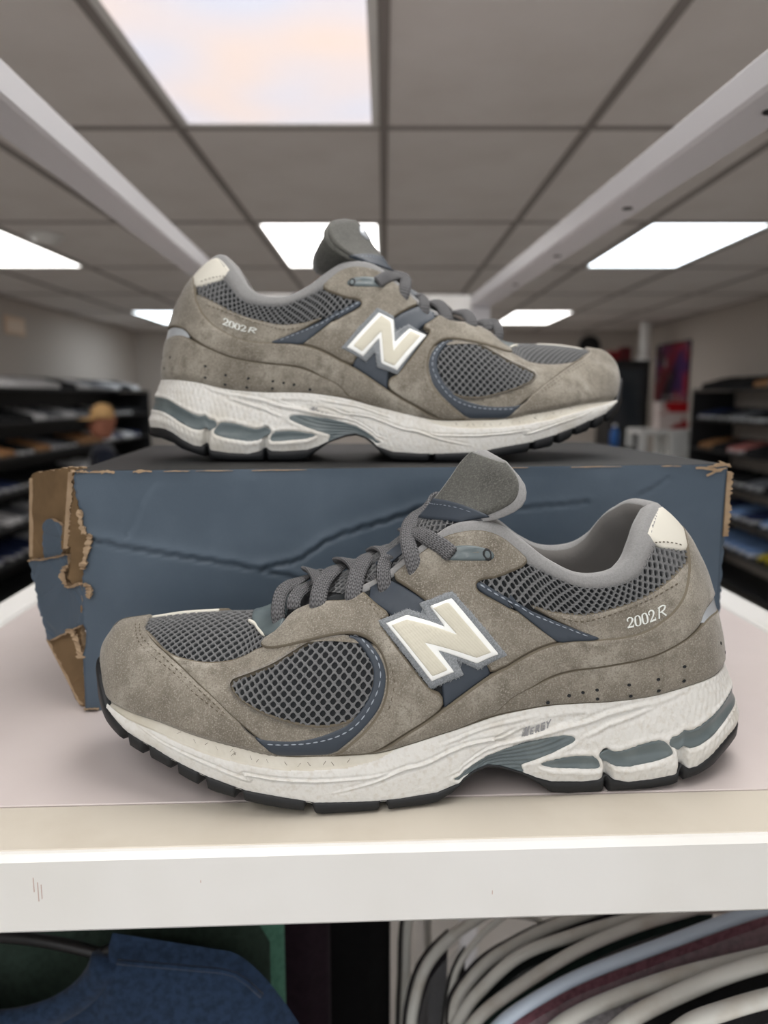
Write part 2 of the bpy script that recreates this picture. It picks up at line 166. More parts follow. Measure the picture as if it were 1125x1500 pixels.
# traced outlines, in each object's own coordinates: shoe panels as (station along the last, share of the wall height), laces and box in mm
import json
DATA = json.loads("""{"side_window":[[19.897,0.407],[19.66,0.431],[18.679,0.503],[17.574,0.583],[16.961,0.633],[16.499,0.672],[16.057,0.686],[15.589,0.688],[15.161,0.679],[14.711,0.621],[14.388,0.543],[14.244,0.465],[14.255,0.402],[14.434,0.315],[14.783,0.247],[15.249,0.219],[15.828,0.207],[16.394,0.22],[16.976,0.252],[17.655,0.277],[18.455,0.301],[19.233,0.331],[19.723,0.369]],"crescent":[[15.225,0.687],[14.845,0.671],[14.46,0.631],[14.065,0.558],[13.832,0.475],[13.769,0.4],[13.875,0.314],[14.129,0.249],[14.545,0.172],[15.007,0.105],[15.473,0.039],[15.765,0.015],[16.562,0.017],[17.321,0.014],[17.547,0.014],[17.944,0.064],[18.457,0.127],[18.029,0.118],[17.314,0.127],[16.67,0.13],[16.054,0.142],[15.477,0.175],[15.014,0.216],[14.61,0.281],[14.315,0.358],[14.225,0.437],[14.29,0.503],[14.581,0.588],[14.935,0.654]],"eyestay_front":[[18.716,0.709],[18.427,0.764],[17.753,0.827],[17.18,0.945],[16.696,0.976],[16.155,0.965],[15.283,0.915],[14.697,0.93],[14.666,0.942],[14.526,0.905],[14.174,0.827],[13.595,0.726],[13.828,0.707],[14.058,0.717],[13.601,0.603],[12.82,0.415],[12.283,0.277],[11.864,0.231],[11.822,0.16],[12.398,0.122],[13.13,0.091],[13.915,0.052],[14.424,0.007],[15.124,0.011],[15.707,0.015],[15.415,0.032],[14.978,0.099],[14.515,0.166],[14.098,0.243],[13.842,0.313],[13.735,0.399],[13.797,0.473],[14.031,0.561],[14.428,0.638],[14.847,0.681],[15.29,0.699],[15.826,0.695],[16.284,0.69],[16.735,0.69],[17.383,0.683],[18.026,0.675],[18.535,0.682]],"saddle":[[13.545,0.94],[12.911,0.958],[12.135,0.963],[11.617,0.971],[11.058,0.971],[10.267,0.97],[9.491,0.968],[8.942,0.959],[8.355,0.939],[7.874,0.91],[8.399,0.8],[9.345,0.706],[10.167,0.694],[10.317,0.674],[10.22,0.637],[8.953,0.551],[8.82,0.555],[8.169,0.497],[7.372,0.435],[7.642,0.411],[8.241,0.367],[8.916,0.318],[9.575,0.271],[9.502,0.277],[10.108,0.251],[10.21,0.297],[10.71,0.411],[11.182,0.501],[12.341,0.702],[12.702,0.779]],"navy_stripe":[[14.41,0.955],[14.125,0.962],[13.547,0.922],[12.341,0.702],[11.187,0.495],[10.186,0.296],[10.135,0.248],[10.818,0.21],[11.242,0.186],[11.795,0.155],[11.855,0.269],[12.647,0.507],[13.58,0.723],[14.454,0.867]],"navy_wedge":[[10.32,0.671],[10.223,0.69],[9.965,0.675],[9.44,0.628],[8.779,0.598],[9.214,0.632],[8.766,0.597],[8.074,0.569],[6.867,0.57],[6.234,0.55],[5.887,0.523],[6.185,0.495],[6.663,0.473],[7.385,0.426],[7.823,0.457],[8.172,0.495],[8.826,0.55],[9.249,0.604],[8.958,0.547],[9.706,0.598],[10.142,0.635]],"collar_mesh":[[9.188,0.594],[9.993,0.648],[10.223,0.679],[9.994,0.701],[9.319,0.728],[8.202,0.862],[8.53,0.778],[7.788,0.895],[7.113,0.928],[6.378,0.949],[5.866,0.944],[5.258,0.937],[4.668,0.922],[3.914,0.899],[3.091,0.909],[2.702,0.909],[2.012,0.819],[1.277,0.727],[1.467,0.692],[2.444,0.7],[3.27,0.735],[4.093,0.748],[5.009,0.747],[5.716,0.719],[6.519,0.665],[7.304,0.633],[8.179,0.611],[8.774,0.591]],"heel_panel":[[8.337,0.614],[7.754,0.62],[7.299,0.636],[6.498,0.681],[5.699,0.732],[5.018,0.759],[4.103,0.758],[3.331,0.736],[2.456,0.708],[1.572,0.692],[1.443,0.664],[1.734,0.607],[2.715,0.558],[3.518,0.529],[4.216,0.523],[5.005,0.494],[5.452,0.475],[5.964,0.483],[6.143,0.527],[6.872,0.567],[8.044,0.591]],"n_border":[[14.114,0.72],[12.88,0.699],[12.276,0.619],[12.512,0.696],[11.19,0.674],[9.435,0.331],[10.536,0.29],[11.275,0.367],[11.016,0.286],[12.259,0.276]],"n_outline":[[13.77,0.684],[12.916,0.671],[11.656,0.532],[12.162,0.655],[11.249,0.644],[9.786,0.341],[10.568,0.321],[11.963,0.44],[11.388,0.316],[12.227,0.311]],"n_fill":[[13.53,0.658],[12.924,0.647],[11.173,0.475],[12.04,0.637],[11.422,0.633],[10.069,0.356],[10.576,0.349],[12.389,0.5],[11.639,0.336],[12.198,0.334]],"eyelet":[[11.579,0.868],[11.421,0.887],[11.108,0.891],[10.704,0.886],[10.279,0.875],[9.831,0.864],[9.515,0.847],[9.414,0.823],[9.55,0.799],[9.903,0.79],[10.501,0.797],[11.16,0.823],[11.486,0.848]],"vamp_tab":[[19.948,0.845],[19.253,0.826],[18.531,0.771],[18.074,0.781],[17.571,0.816],[17.938,0.967],[19.971,0.908]],"counter_up":[[13.915,0.04],[13.13,0.091],[12.398,0.122],[11.795,0.155],[11.242,0.184],[10.819,0.209],[10.136,0.246],[9.502,0.277],[9.575,0.271],[8.916,0.318],[8.241,0.367],[7.376,0.432],[6.646,0.485],[5.919,0.52],[5.446,0.52],[4.948,0.528],[4.568,0.539],[4.117,0.559],[3.524,0.574],[2.839,0.601],[2.098,0.641],[1.684,0.667]],"counter_lo":[[2.296,0.434],[2.965,0.397],[3.509,0.379],[3.917,0.36],[4.687,0.336],[5.226,0.325],[5.931,0.308],[6.563,0.278],[7.362,0.241],[8.07,0.19],[8.63,0.143],[9.252,0.11],[9.472,0.091]],"cap_edge":[[23.022,0.982],[23.079,0.915],[23.011,0.831],[22.717,0.706],[22.373,0.609],[21.933,0.522],[21.46,0.447],[20.925,0.366],[20.45,0.305],[19.872,0.242],[19.151,0.189],[18.809,0.143],[18.366,0.113],[17.863,0.067],[17.508,0.021]],"vamp_lo":[[23.054,0.89],[22.673,0.705],[22.253,0.608],[21.873,0.544],[21.372,0.521],[20.813,0.515],[20.335,0.533],[19.224,0.596],[19.974,0.557],[19.15,0.626],[18.689,0.685]],"lining_lo":[[7.877,0.896],[7.113,0.928],[6.381,0.945],[5.87,0.94],[5.262,0.934],[4.675,0.919],[3.923,0.897],[3.275,0.907],[2.795,0.91],[2.168,0.928],[1.256,0.971]],"tab_lat":[[1.256,0.971],[2.168,0.928],[2.672,0.907],[2.056,0.815],[1.493,0.737],[1.328,0.705]],"st_cap1":[[23.331,0.863],[23.063,0.699],[22.77,0.6],[22.272,0.496],[21.577,0.396],[20.996,0.311],[20.529,0.26],[19.819,0.202]],"st_cap2":[[23.186,0.858],[22.95,0.712],[22.575,0.611],[22.089,0.514],[21.518,0.421],[20.944,0.344],[20.417,0.277],[19.775,0.216]],"st_crescent":[[17.782,0.094],[16.846,0.105],[16.278,0.11],[15.706,0.128],[15.127,0.166],[14.665,0.224],[14.313,0.302],[14.066,0.377],[14.0,0.446],[14.13,0.524],[14.457,0.602],[14.684,0.65]],"st_eyestay1":[[18.267,0.674],[17.468,0.676],[16.735,0.69]],"st_eyestay2":[[13.655,0.484],[13.494,0.386],[13.609,0.302],[13.748,0.244]],"st_eyestay3":[[14.523,0.88],[14.173,0.805],[13.735,0.725]],"st_wedge":[[10.159,0.673],[9.617,0.626],[9.02,0.59],[8.784,0.583],[8.096,0.553],[6.9,0.548],[6.143,0.527]],"st_heel":[[6.989,0.608],[6.445,0.626],[5.773,0.676],[5.101,0.714],[4.385,0.723],[3.624,0.706],[2.562,0.659]],"st_eyelet":[[11.573,0.829],[10.942,0.79],[10.418,0.769],[9.865,0.771],[9.439,0.779]],"st_eyelet2":[[11.074,0.942],[10.295,0.929],[9.71,0.929],[9.237,0.908]],"st_strip":[[18.068,0.247],[17.32,0.207],[16.671,0.186],[15.941,0.179],[15.362,0.185]],"st_eyeedge":[[13.633,0.637],[14.066,0.751],[14.693,0.904]],"st_counter":[[8.813,0.134],[8.143,0.171],[7.278,0.212],[6.296,0.248]],"st_tab":[[2.467,0.908],[1.833,0.833],[1.289,0.754]],"perf":[[4.868,0.152],[4.265,0.079],[5.549,0.147],[4.898,0.058],[5.538,0.054],[6.384,0.054],[6.384,0.125],[4.171,0.187],[7.307,0.083],[8.058,0.043],[6.842,0.104]],"fr_num":[[5.148,0.581],[3.864,0.574],[5.041,0.657]],"fr_ergy":[[9.118,0.572],[7.922,0.744],[9.109,0.71]],"sol_wedge_insert":[[11.605,0.163],[11.045,0.153],[10.309,0.219],[9.24,0.486],[8.144,0.595],[7.617,0.624],[7.261,0.619],[7.091,0.584],[7.139,0.538],[7.618,0.46],[8.41,0.316],[9.005,0.162],[9.083,0.127],[8.904,0.003],[9.373,0.015],[9.872,0.011],[10.345,0.01],[10.738,0.017],[11.143,0.053]],"sol_pod1":[[8.428,0.217],[8.134,0.287],[7.355,0.352],[6.584,0.351],[6.357,0.314],[6.651,0.359],[6.401,0.319],[6.311,0.259],[6.245,0.163],[6.629,0.168],[7.149,0.186],[7.593,0.186],[8.124,0.205]],"sol_pod2":[[6.355,0.328],[6.312,0.382],[5.809,0.383],[5.594,0.43],[5.249,0.476],[4.916,0.486],[4.742,0.457],[4.663,0.401],[4.511,0.293],[4.665,0.246],[5.402,0.212],[5.791,0.188],[5.947,0.193],[6.165,0.231]],"sol_pod3_up":[[4.685,0.451],[4.612,0.507],[4.263,0.425],[3.556,0.527],[2.909,0.571],[2.56,0.605]],"sol_pod3_lo":[[4.563,0.351],[4.284,0.234],[4.026,0.27],[3.541,0.284],[2.932,0.286],[2.475,0.338]],"sol_oval":[[10.156,0.594],[9.777,0.678],[8.947,0.805],[7.855,0.877],[6.713,0.888],[6.622,0.86],[7.351,0.776],[8.412,0.674],[9.238,0.559],[9.789,0.501],[10.107,0.546]],"sol_foxline":[[22.69,0.962],[21.965,0.67],[21.273,0.635],[20.609,0.602],[19.879,0.506],[18.56,0.51],[18.731,0.681],[17.522,0.705],[16.564,0.715],[15.716,0.728],[15.02,0.761],[14.263,0.801]],"sol_line2":[[22.86,0.824],[22.074,0.481],[21.251,0.444],[20.375,0.42],[19.301,0.355],[18.56,0.342],[18.712,0.453],[17.513,0.474],[16.566,0.5],[15.144,0.529],[13.981,0.569],[12.552,0.678]],"sol_line3":[[15.726,0.216],[14.571,0.395],[13.342,0.589],[12.559,0.599],[11.298,0.684],[10.054,0.571],[8.953,0.762],[7.343,0.856]],"sol_line4":[[12.079,0.831],[11.015,0.848],[9.756,0.847],[8.385,0.905]],"sol_line5":[[11.957,0.253],[10.803,0.317],[9.514,0.505],[8.141,0.662],[6.867,0.759],[6.313,0.818],[6.449,0.808],[5.654,0.896],[4.669,0.937],[4.182,0.977]],"sol_line6":[[6.967,0.566],[5.966,0.733],[5.415,0.828],[4.824,0.902]],"sol_ticks":[[19.394,0.811],[18.25,0.818],[16.62,0.827],[15.828,0.862],[15.041,0.901],[21.351,0.925],[20.439,0.882],[19.466,0.893],[19.3,0.838]],"b2_n_border":[[11.125,0.667],[12.077,0.663],[12.19,0.557],[12.772,0.664],[13.791,0.654],[12.284,0.275],[11.268,0.281],[11.121,0.375],[10.704,0.296],[9.46,0.359]],"b2_n_outline":[[11.201,0.635],[12.076,0.633],[12.138,0.482],[12.82,0.634],[13.756,0.647],[12.258,0.3],[11.462,0.312],[11.294,0.466],[10.567,0.325],[9.766,0.365]],"b2_n_fill":[[11.371,0.624],[11.903,0.607],[12.077,0.419],[12.87,0.618],[13.398,0.618],[12.132,0.323],[11.606,0.329],[11.403,0.518],[10.504,0.354],[10.083,0.38]],"b2_fr_num":[[3.965,0.605],[5.325,0.605],[3.857,0.664]],"b2_fr_ergy":[[7.827,0.684],[9.068,0.5],[8.017,0.8]],"laces":{"L1":[[225.6,18.0,69.4],[226.9,17.5,75.3],[226.8,15.0,79.7],[225.8,10.0,83.4],[222.9,4.0,85.1],[219.1,-3.0,85.2],[214.8,-12.0,85.1],[210.7,-20.0,84.9]],"L2":[[219.8,18.0,77.9],[219.6,16.5,81.7],[217.4,10.0,83.8],[214.0,2.0,83.8],[209.3,-8.0,84.2],[205.2,-18.0,84.9]],"L3":[[207.8,21.5,76.1],[208.7,21.5,81.3],[208.2,18.0,85.4],[206.7,12.0,88.9],[203.6,4.0,90.8],[199.5,-6.0,91.0],[195.1,-16.0,90.9]],"L4":[[192.2,22.5,79.4],[193.0,22.0,84.6],[192.1,18.0,89.5],[190.4,12.0,93.9],[187.3,4.0,96.8],[183.1,-6.0,97.1],[178.8,-16.0,97.9]],"L5":[[178.1,23.0,85.6],[179.2,22.0,91.2],[179.3,18.0,95.2],[178.1,12.0,98.1],[174.0,4.0,100.6],[168.6,-6.0,102.4]],"L6":[[164.6,24.5,94.7],[166.2,23.5,99.8],[167.6,20.0,104.8],[168.0,12.0,109.9],[165.6,2.0,114.0],[161.6,-6.0,117.0],[156.5,-14.0,120.2],[151.8,-20.0,122.5]],"L7":[[168.8,-4.0,109.5],[164.5,8.0,111.2],[161.0,15.0,110.8],[157.4,20.0,109.3],[153.6,23.0,107.4],[149.9,26.0,104.7]],"X3":[[216.3,-16.0,87.4],[212.8,-8.0,88.8],[210.1,2.0,89.0],[208.5,10.0,87.6]],"X4":[[201.0,-16.0,91.4],[196.8,-8.0,94.1],[193.3,2.0,95.0],[190.8,10.0,93.8]],"X5":[[188.8,-10.0,89.0],[185.5,0.0,90.0],[182.8,10.0,90.7],[181.3,15.0,90.7]],"X6":[[184.1,-14.0,96.3],[180.9,-6.0,100.1],[177.9,4.0,101.0],[177.0,12.0,98.9]]},"box":{"rear_flap":[[-41.3,46.5,76.8],[-37.9,46.6,126.9],[-36.8,45.8,128.5],[-33.5,43.0,130.5],[-4.5,17.2,136.0],[3.1,10.0,136.2],[-1.0,10.0,68.1],[-16.6,24.4,68.9]],"inner_flap":[[-3.9,10.5,135.0],[-1.1,8.9,133.9],[-2.2,9.1,123.0],[-0.2,7.8,115.5],[1.4,6.6,106.1],[4.9,6.0,100.3],[2.8,6.0,88.7],[-0.2,6.3,71.1],[-6.3,9.6,69.9],[-9.4,11.4,74.0],[-7.8,10.8,82.0],[-5.9,10.1,92.0],[-12.2,13.4,90.2],[-10.1,12.8,105.2],[-7.6,11.9,116.0]],"lump":[[-27.9,32.8,101.6],[-24.7,30.2,104.6],[-19.3,25.4,105.0],[-12.8,19.4,102.6],[-14.0,19.4,84.2],[-24.3,28.4,80.4],[-27.6,31.4,80.9],[-28.3,32.6,91.9]],"blue_fold":[[-38.8,38.2,79.1],[-24.9,26.2,82.5],[-8.4,11.6,87.8],[-8.4,11.2,81.9],[-12.7,14.8,76.2],[-10.8,12.8,70.7],[-7.2,9.4,69.5],[1.3,1.6,73.7],[-0.2,1.6,49.7],[-12.9,13.0,41.9],[-24.0,22.6,34.9],[-28.1,26.2,34.5],[-33.5,32.2,55.9]],"low_flap":[[-29.1,29.2,33.5],[-13.8,16.0,42.0],[-1.7,5.2,49.1],[-1.5,4.0,30.9],[-1.9,4.0,-1.5],[-5.4,5.8,-2.1],[-16.7,17.2,17.3]],"front_edge":[[1.6,0.0,135.1],[1.0,0.0,127.8],[1.7,-0.0,121.3],[3.3,0.0,114.7],[3.5,0.0,107.1],[5.2,-0.0,101.4],[7.6,0.0,100.4],[6.7,0.0,95.7],[4.8,0.0,89.0],[2.9,0.0,82.3],[1.7,0.0,74.6],[0.8,-0.0,61.9],[0.1,-0.0,51.1],[2.0,0.0,46.1],[1.1,0.0,37.2],[-0.6,0.0,32.3],[-0.7,0.0,17.2],[-0.7,0.0,0.2]],"creases":[[[6.8,98.1],[22.5,94.1],[38.5,90.7],[54.6,87.4],[70.9,84.5],[95.7,79.6],[120.8,73.7],[137.8,71.0]],[[100.7,80.3],[110.8,82.2],[121.0,85.1],[136.4,95.1],[155.2,101.7],[172.3,106.6],[191.3,113.5]],[[244.7,111.0],[259.1,112.3],[271.3,112.8],[285.1,114.4]],[[315.9,117.9],[325.1,121.9],[334.1,128.5]],[[41.0,126.3],[35.8,118.1],[31.2,105.7],[25.1,96.6]]]},"hangers":[[[0.0179,0.58,-0.401],[0.0188,0.595,-0.3737],[0.0204,0.61,-0.345],[0.0225,0.625,-0.3081],[0.0319,0.64,-0.2769]],[[0.0218,0.54,-0.3613],[0.0243,0.552,-0.334],[0.0345,0.564,-0.3058],[0.0544,0.576,-0.2884],[0.0821,0.588,-0.2762],[0.1196,0.6,-0.2619]],[[0.0493,0.52,-0.3414],[0.0522,0.5325,-0.3161],[0.0602,0.545,-0.2896],[0.0782,0.5575,-0.2716],[0.1026,0.57,-0.2592]],[[0.0528,0.5,-0.2978],[0.0579,0.512,-0.2852],[0.0798,0.524,-0.2669],[0.108,0.536,-0.2575],[0.1434,0.548,-0.2498],[0.1912,0.56,-0.2421]],[[0.0478,0.47,-0.2806],[0.0546,0.48,-0.2761],[0.0696,0.49,-0.2626],[0.1011,0.5,-0.2404],[0.1442,0.51,-0.2307],[0.194,0.52,-0.224],[0.2402,0.53,-0.2228]],[[0.0552,0.45,-0.2612],[0.0666,0.46,-0.2546],[0.0891,0.47,-0.2447],[0.1368,0.48,-0.2205],[0.1831,0.49,-0.2076],[0.2316,0.5,-0.2002]],[[0.0668,0.42,-0.2321],[0.0809,0.4267,-0.2235],[0.1063,0.4333,-0.212],[0.135,0.44,-0.2026],[0.1823,0.4467,-0.1889],[0.239,0.4533,-0.1718],[0.2779,0.46,-0.1651]],[[0.0963,0.405,-0.2224],[0.1137,0.409,-0.2094],[0.1441,0.413,-0.1972],[0.1876,0.417,-0.1843],[0.2424,0.421,-0.1733],[0.2852,0.425,-0.1679]],[[0.1254,0.378,-0.1959],[0.1417,0.3814,-0.1834],[0.1642,0.3848,-0.1731],[0.1994,0.3882,-0.1595],[0.2317,0.3916,-0.1521],[0.2693,0.395,-0.1459]],[[0.1465,0.352,-0.1746],[0.1655,0.3555,-0.1612],[0.1859,0.359,-0.1561],[0.2108,0.3625,-0.1517],[0.2517,0.366,-0.1455]]],"hanger_r":[0.0042,0.0048,0.0026,0.0045,0.0047,0.0047,0.0046,0.0052,0.0055,0.0052]}""")

# ------------------------------------------------------------------ the shop
def plane_box(name, x0, x1, y0, y1, z0, z1, m, kind='structure', parent=None):
    o = MB().box(x0, x1, y0, y1, z0, z1).build(name, m, parent)
    if kind: o['kind'] = kind
    return o
plane_box('floor', XL - .1, XR + .1, YN - .1, YF + .1, FLOOR - .05, FLOOR, mat('grey_floor', (186, 180, 174), .5, .4, var=[((168, 162, 156), 2, 3, .4, .7)]))
plane_box('wall_left', XL - .1, XL, YN, YF, FLOOR, CEIL + .1, WALL)
plane_box('wall_right', XR, XR + .1, YN, YF, FLOOR, CEIL + .1, WALL)
plane_box('wall_back', XL - .1, XR + .1, YF, YF + .1, FLOOR, CEIL + .1, WALL)
front = MB()
front.box(XL - .1, XR + .1, YN - .1, YN, FLOOR, -.95); front.box(XL - .1, XR + .1, YN - .1, YN, .85, CEIL + .1)
front.box(XL - .1, XL + .15, YN - .1, YN, -.95, .85); front.box(XR - .15, XR + .1, YN - .1, YN, -.95, .85)
tag(front.build('wall_front', WALL), kind='structure')
for k, (a, b) in enumerate(((XL + .15, -.03), (.03, XR - .15)), 1):
    f = MB(); f.box(a, a + .05, YN - .08, YN - .02, -.95, .85); f.box(b - .05, b, YN - .08, YN - .02, -.95, .85)
    f.box(a + .05, b - .05, YN - .08, YN - .02, -.95, -.9); f.box(a + .05, b - .05, YN - .08, YN - .02, .8, .85)
    tag(f.build('window_%d' % k, WHITE_METAL), kind='structure')
    portal('window_daylight', (a + b) / 2, -.05, b - a - .1, 1.7)
tag(MB().box(-.03, .03, YN - .1, YN, -.95, .85).build('trim_1', WHITE_METAL), kind='structure')

# suspended ceiling: slab above, T bars and tiles
CW, CD = .61, 1.22; Y0 = 2.37
ceiling = plane_box('ceiling', XL - .1, XR + .1, YN - .1, YF + .1, CEIL + .1, CEIL + .15, TILE)
lights = {(-1, 1), (2, 3), (-4, 3), (-1, 3), (2, 6), (-4, 6), (-1, 6), (0, 0), (-1, -1), (2, -2), (-4, -2)}  # one unseen panel above the shelf is added to light its deck
tile_me = None
for i in range(-5, 5):
    for j in range(-2, 8):
        y0 = Y0 + (j - 2) * CD
        if (i, j) in lights or y0 > YF - .05: continue
        if tile_me is None:
            o = MB().box(0, CW - .02, 0, CD - .02, 0, .015).build('ceiling_tile', TILE, ceiling); tile_me = o.data
        else: o = link('ceiling_tile', tile_me, ceiling)
        o.location = (i * CW + .01, y0 + .01, CEIL + .004)
        if y0 + CD > YF: o.scale.y = (YF - y0) / CD
for i in range(-5, 6):
    MB().box(i * CW - .013, i * CW + .013, YN, YF, CEIL - .002, CEIL + .03).build('grid_bar', BAR, ceiling)
for j in range(-4, 7):
    y = Y0 + (j - 0) * CD
    if y < YF: MB().box(XL, XR, y - .012, y + .012, CEIL - .001, CEIL + .03).build('grid_bar', BAR, ceiling)
WHERE = {(-1, 1): 'white ceiling light panel overhead, the largest and nearest in view', (2, 3): 'cool white ceiling light panel above the right white rail',
         (-4, 3): 'warm ceiling light panel at the left edge near the smoke detector', (-1, 3): 'warm ceiling light panel just behind the tongue of the upper shoe',
         (2, 6): 'small far ceiling light panel above the toe of the upper shoe', (-4, 6): 'small far ceiling light panel left of the heel of the upper shoe',
         (-1, 6): 'far ceiling light panel hidden behind the upper shoe'}
for (i, j) in sorted(lights):
    x0, y0 = i * CW, Y0 + (j - 1 - 1) * CD
    if y0 < YN: continue
    vis = (i, j) in WHERE
    t = empty('ceiling_light', (x0 + CW / 2, y0 + CD / 2, CEIL), 0, WHERE.get((i, j)) or 'ceiling light panel out of view, %s' % ('in the middle behind the camera' if i == -1 else ('on the left' if i < 0 else 'on the right') + (', added above the shelf' if j == 0 else ', behind the camera by the window')), 'ceiling light', 'recessed ceiling lights')
    hx, hy = CW / 2 - .014, CD / 2 - .014
    f = MB()
    for a, b, c, d in ((-hx, hx, -hy, -hy + .022), (-hx, hx, hy - .022, hy), (-hx, -hx + .022, -hy + .022, hy - .022), (hx - .022, hx, -hy + .022, hy - .022)):
        f.box(a, b, c, d, -.001, .03)
    f.box(-hx, hx, -hy, hy, .03, .06)
    f.build('frame', WHITE_METAL, t)
    MB().box(-hx + .022, hx - .022, -hy + .022, hy - .022, .004, .012).build('lens', LENS_DIM if (i, j) == (-1, 1) else LENS_COOL if (i, j) in ((2, 3), (-4, 6)) else LENS, t)
sd = empty('smoke_detector', (-1.68, 3.86, CEIL), 0, 'round white smoke detector on the ceiling above the left wall rack', 'smoke detector')
MB().lathe([(.085, -.014), (.09, -.006), (.09, 0)], 20).build('base', WHITE_METAL, sd)
MB().lathe([(.03, -.045), (.055, -.04), (.065, -.014)], 20).build('sensor_housing', WHITE_METAL, sd)

# ------------------------------------------------------------------ white display shelf (long table seen from its end)
SH = R(2.5)
shelf = empty('display_shelf', (0, 0, 0), SH, 'long white metal display shelf with an open overhead rail frame', 'shelf')
SX0, SX1, SY0, SY1 = -.30, .34, .268, 1.92
MB().box(SX0, SX1, SY0, .3036, -.034, -.0004, b=.0022).build('front_lip', WHITE_METAL, shelf)
MB().box(SX0 + .004, SX1 - .004, SY0 + .004, .3037, -.004, .0, b=.0006).build('front_strip', STRIP, shelf)
MB().box(SX0 + .031, SX1 - .031, .3046, SY1 - .03, -.012, 0, b=.0004).build('deck_board', DECK, shelf)
for a, b in ((SX0, SX0 + .03), (SX1 - .03, SX1)):
    MB().box(a, b, .3035, SY1, -.034, .0015, b=.002).build('side_rail', WHITE_METAL, shelf)
sc_ = MB()
for x_, z_, l_ in ((-.124, -.009, .006), (-.1225, -.011, .008), (-.1212, -.012, .006), (-.06, -.012, .001), (.055, -.02, .0016)):
    sc_.box(x_ - .00012, x_ + .00012, SY0 - .0002, SY0 + .001, z_ - l_, z_)
tag(sc_.build('scratch_marks', mat('rust_scratch', (200, 176, 168), .7, .2), shelf), kind='stuff')
RZ0, RZ1 = CAM_H + .2166, CAM_H + .2460
for a, b in ((SX0 + .004, SX0 + .046), (SX1 - .042, SX1 + .006)):
    MB().box(a, b, SY0, SY1, RZ0, RZ1, b=.003).build('top_rail', WHITE_RAIL, shelf)
    for y in (SY0, SY1 - .04):
        MB().box(a, b, y, y + .04, FLOOR, RZ0, b=.003).build('post', WHITE_RAIL, shelf)
MB().box(SX0 + .046, SX1 - .042, SY1 - .04, SY1, RZ0 - .012, RZ1, b=.003).build('back_rail', WHITE_METAL, shelf)
MB().box(SX0 + .046, SX1 - .042, SY1 - .03, SY1 - .01, -.04, -.012).build('deck_support', WHITE_RAIL, shelf)
for s_ in (.35, .6, .9, 1.2, 1.5):
    h = MB(); h.lathe([(.006, -.0012), (.006, 0)], 10, SX1 - .016, s_, RZ0); h.build('rail_hole', BLACK, shelf)
MB().tube([(SX0 + .05, .34, -.075), (SX0 + .05, 1.85, -.075)], .0125, 12).build('hanging_rail', WHITE_RAIL, shelf, True)
MB().tube([(SX1 - .06, .34, -.06), (SX1 - .06, 1.85, -.06)], .0125, 12).build('hanging_rail', WHITE_RAIL, shelf, True)
for x in (SX0 + .05, SX1 - .06):
    for y in (.42, 1.80): MB().box(x - .006, x + .006, y, y + .012, -.075 if x < 0 else -.06, -.012).build('rail_bracket', WHITE_RAIL, shelf)

# ------------------------------------------------------------------ shoe box (local mm -> m)
KRAFT = mat('kraft_cardboard', (164, 142, 116), .85, .2, var=[((136, 114, 90), 60, 3, .4, .7)], bump=[(400, .3, .4)])
KRAFT_IN = mat('kraft_inside', (116, 95, 70), .9, .15, var=[((98, 80, 58), 40, 3, .4, .7)], bump=[(250, .25, .4)])
BOXBLUE = mat('slate_blue_card', (70, 84, 98), .5, .4, var=[((79, 93, 107), 28, 4, .45, .8)], bump=[(700, .22, .25), (30, .12, 2)])
BOXTOP = mat('grey_lid_card', (30, 30, 30), .6, .4, bump=[(500, .15, .2)])
BW, BD, BH, BT = .37, .212, .1354, .003
box = empty('shoe_box', (-.1668, .3955, 0), R(6), 'battered slate blue cardboard shoe box with a torn left end under the upper shoe', 'box')
fe = [(x / 1000, z / 1000) for x, _, z in DATA['box']['front_edge']]
def seg_dist(px_, pz, poly):
    d = np.full(px_.shape, 9.0); side = np.zeros(px_.shape)
    for (a, b), (c, e) in zip(poly[:-1], poly[1:]):
        vx, vz = c - a, e - b; t = np.clip(((px_ - a) * vx + (pz - b) * vz) / (vx * vx + vz * vz + 1e-12), 0, 1)
        dx, dz = px_ - a - t * vx, pz - b - t * vz; dd = np.hypot(dx, dz); m = dd < d
        side = np.where(m, np.sign(vx * dz - vz * dx), side); d = np.where(m, dd, d)
    return d, side
nx, nz_ = 230, 84
gu, gv = np.meshgrid(np.linspace(0, 1, nx), np.linspace(0, 1, nz_)); z = gv * BH
fz = np.array([p[1] for p in fe][::-1]); fx = np.array([p[0] for p in fe][::-1]); o_ = np.argsort(fz)
le = np.interp(z, fz[o_], fx[o_]) + .0004 * np.sin(z * 2600) * (z > .05)
x = le + gu ** 1.0 * (BW - le); y = np.zeros_like(x)
for k, cr in enumerate(DATA['box']['creases']):
    cr = smooth_curve([(a / 1000, b / 1000) for a, b in cr], 6); cr = cr + np.c_[np.zeros(len(cr)), .0006 * np.sin(np.arange(len(cr)) * 1.9)]
    d, sd_ = seg_dist(x, z, cr); amp = (.0022, .0022, .0012, .0008, .0007)[k]
    y += amp * (np.exp(-(d / .0011) ** 2) - .55 * np.exp(-(d / .004) ** 2) * (sd_ > 0) * 1.2)
y += .0012 * np.sin(x * 22 + 1) * np.sin(z * 23) + .0006 * np.sin(x * 60 + z * 40)
y = y * np.clip(np.minimum(z, BH - z) / .006, 0, 1)
def grid_faces(nu, nv, flip=False):
    a = np.arange(nu * nv).reshape(nv, nu); q = np.stack([a[:-1, :-1], a[:-1, 1:], a[1:, 1:], a[1:, :-1]], -1).reshape(-1, 4)
    return q[:, ::-1] if flip else q
z = np.maximum(z, .0004); V = np.stack([x, y, z], -1).reshape(-1, 3)
V2 = V + [0, BT, 0]
F = list(map(tuple, grid_faces(nx, nz_))) + [tuple(q + nx * nz_) for q in grid_faces(nx, nz_, True)]
